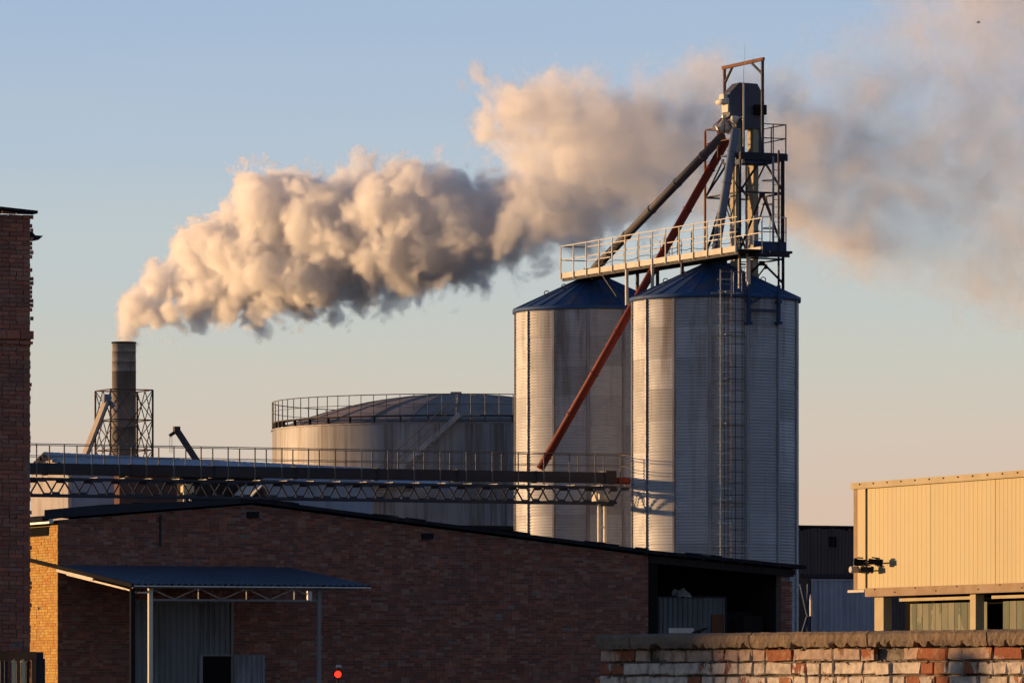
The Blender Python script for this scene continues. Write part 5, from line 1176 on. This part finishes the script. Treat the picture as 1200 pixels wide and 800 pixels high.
    me = bpy.data.meshes.new("smoke_plume"); me.vertices.add(nv)
    G = np.stack(np.meshgrid(gx, gy, gz, indexing='ij'), -1).reshape(-1).astype(np.float32)
    me.vertices.foreach_set("co", G)
    for nm, arr in (("sdf", sdf), ("dens", dens), ("soft", soft), ("thin", thin)):
        a = me.attributes.new(nm, 'FLOAT', 'POINT'); a.data.foreach_set("value", np.ascontiguousarray(arr, dtype=np.float32).reshape(-1))
    ob = bpy.data.objects.new("smoke_plume", me); COL.objects.link(ob); ob.location = (cxw, SMOKE_D, 0); ob.rotation_euler = (0, 0, -th_)
    ng = bpy.data.node_groups.new("smoke_field", 'GeometryNodeTree')
    ng.interface.new_socket("Geometry", in_out='INPUT', socket_type='NodeSocketGeometry')
    ng.interface.new_socket("Geometry", in_out='OUTPUT', socket_type='NodeSocketGeometry')
    n = ng.nodes; l = ng.links
    gi = n.new('NodeGroupInput'); go = n.new('NodeGroupOutput')
    def M(op, a, b=None, c=None, clamp=False):
        m = n.new('ShaderNodeMath'); m.operation = op; m.use_clamp = clamp
        for i, v in enumerate((a, b, c)):
            if v is None: continue
            if hasattr(v, 'links') : l.new(v, m.inputs[i])
            else: m.inputs[i].default_value = v
        return m.outputs[0]
    pos = n.new('GeometryNodeInputPosition').outputs[0]
    def VM(op, a, b=None, s=None):
        m = n.new('ShaderNodeVectorMath'); m.operation = op
        for i, v in enumerate((a, b)):
            if v is None: continue
            if hasattr(v, 'links'): l.new(v, m.inputs[i])
            else: m.inputs[i].default_value = v
        if s is not None:
            if hasattr(s, 'links'): l.new(s, m.inputs['Scale'])
            else: m.inputs['Scale'].default_value = s
        return m.outputs[0]
    def noise(vec, scale, detail, rough=.5, out='Fac', dist=0):
        t = n.new('ShaderNodeTexNoise'); l.new(vec, t.inputs['Vector']); t.inputs['Scale'].default_value = scale
        t.inputs['Detail'].default_value = detail; t.inputs['Roughness'].default_value = rough; t.inputs['Distortion'].default_value = dist
        return t.outputs[out if out != 'Fac' else 0]
    # domain warp
    w1 = VM('SUBTRACT', noise(pos, .16, 1, out='Color'), (.5, .5, .5)); w2 = VM('SUBTRACT', noise(pos, .5, 2, out='Color'), (.5, .5, .5))
    sp0 = n.new('ShaderNodeSeparateXYZ'); l.new(pos, sp0.inputs[0])
    wa = n.new('ShaderNodeMapRange'); l.new(sp0.outputs[0], wa.inputs[0]); wa.inputs[1].default_value = -.8; wa.inputs[2].default_value = 9
    wa.inputs[3].default_value = 0.0; wa.inputs[4].default_value = 1.0
    wp = VM('ADD', pos, VM('ADD', VM('SCALE', w1, s=M('MULTIPLY', wa.outputs[0], 3.0)), VM('SCALE', w2, s=M('MULTIPLY', wa.outputs[0], 1.3))))
    gco = VM('SCALE', VM('SUBTRACT', wp, (x0, -hy, z0)), s=1/cell)
    sp = n.new('ShaderNodeSeparateXYZ'); l.new(gco, sp.inputs[0])
    ii, ff = [], []
    for ax, mx in enumerate((nx, ny, nz)):
        c = M('MINIMUM', M('MAXIMUM', sp.outputs[ax], 0.0), mx-1.001); fl = M('FLOOR', c); ii.append(fl); ff.append(M('SUBTRACT', c, fl))
    base = M('ADD', M('MULTIPLY', M('ADD', M('MULTIPLY', ii[0], float(ny)), ii[1]), float(nz)), ii[2])
    offs = []
    for dx in (0, 1):
        for dy in (0, 1):
            for dz in (0, 1):
                t = n.new('FunctionNodeFloatToInt'); t.rounding_mode = 'ROUND'; l.new(M('ADD', base, float((dx*ny+dy)*nz+dz)), t.inputs[0]); offs.append(t.outputs[0])
    def tri(name, near=False):
        na = n.new('GeometryNodeInputNamedAttribute'); na.data_type = 'FLOAT'; na.inputs[0].default_value = name
        v = []
        for o in (offs[:1] if near else offs):
            s = n.new('GeometryNodeSampleIndex'); s.data_type = 'FLOAT'; s.domain = 'POINT'
            l.new(gi.outputs[0], s.inputs['Geometry']); l.new(na.outputs[0], s.inputs['Value']); l.new(o, s.inputs['Index']); v.append(s.outputs[0])
        if near: return v[0]
        def lerp(a, b, f): return M('ADD', a, M('MULTIPLY', M('SUBTRACT', b, a), f))
        z_ = [lerp(v[2*i], v[2*i+1], ff[2]) for i in range(4)]
        y_ = [lerp(z_[0], z_[1], ff[1]), lerp(z_[2], z_[3], ff[1])]
        return lerp(y_[0], y_[1], ff[0])
    sdf_ = tri("sdf"); dn = tri("dens", True); sf = tri("soft", True); th = tri("thin", True)
    # billows: 1-|2n-1| noise at three sizes
    def billow(scale, detail=0):
        return M('ABSOLUTE', M('SUBTRACT', M('MULTIPLY', noise(wp, scale, detail), 2.0), 1.0))
    b = M('ADD', M('MULTIPLY', billow(.33), 1.9), M('ADD', M('MULTIPLY', billow(.75), 1.5), M('ADD', M('MULTIPLY', billow(1.6), 1.05), M('MULTIPLY', billow(3.3, 0), .5))))
    b = M('MULTIPLY', M('SUBTRACT', b, 0.95), M('MULTIPLY_ADD', wa.outputs[0], 1.0, .25))
    d = M('ADD', sdf_, b)
    e = M('DIVIDE', d, sf, clamp=True)
    e = M('POWER', e, 1.3)
    fb = noise(wp, .14, 5, .6)
    mr = n.new('ShaderNodeMapRange'); l.new(fb, mr.inputs[0]); mr.inputs[1].default_value = .36; mr.inputs[2].default_value = .66; mr.interpolation_type = 'SMOOTHSTEP'
    hole = M('ADD', M('SUBTRACT', 1.0, th), M('MULTIPLY', th, M('MULTIPLY_ADD', mr.outputs[0], 1.25, .38)))
    density = M('MULTIPLY', M('MULTIPLY', e, hole), dn)
    vc = n.new('GeometryNodeVolumeCube')
    vx = VOX
    l.new(density, vc.inputs['Density'])
    vc.inputs['Min'].default_value = (x0, -hy, z0); vc.inputs['Max'].default_value = (x1, hy, z1)
    for nm, s in (('Resolution X', x1-x0), ('Resolution Y', 2*hy), ('Resolution Z', z1-z0)): vc.inputs[nm].default_value = int(s/vx)
    sm = n.new('GeometryNodeSetMaterial'); l.new(vc.outputs[0], sm.inputs[0])
    mat = bpy.data.materials.new("smoke"); mat.use_nodes = True; mt = mat.node_tree
    for x in list(mt.nodes): mt.nodes.remove(x)
    o = mt.nodes.new('ShaderNodeOutputMaterial'); pv = mt.nodes.new('ShaderNodeVolumePrincipled')
    pv.inputs['Color'].default_value = (.995, .99, .99, 1); pv.inputs['Density'].default_value = 1.0; pv.inputs['Anisotropy'].default_value = .5
    mt.links.new(pv.outputs[0], o.inputs['Volume'])
    try: mat.cycles.volume_sampling = 'MULTIPLE_IMPORTANCE'
    except Exception: pass
    sm.inputs['Material'].default_value = mat; me.materials.append(mat)
    l.new(sm.outputs[0], go.inputs[0])
    md = ob.modifiers.new("field", 'NODES'); md.node_group = ng
    ob['label'] = "thick white and mauve smoke plume blowing right from the chimney top"; ob['category'] = "smoke"; ob["kind"] = "stuff"
    return ob


smoke()
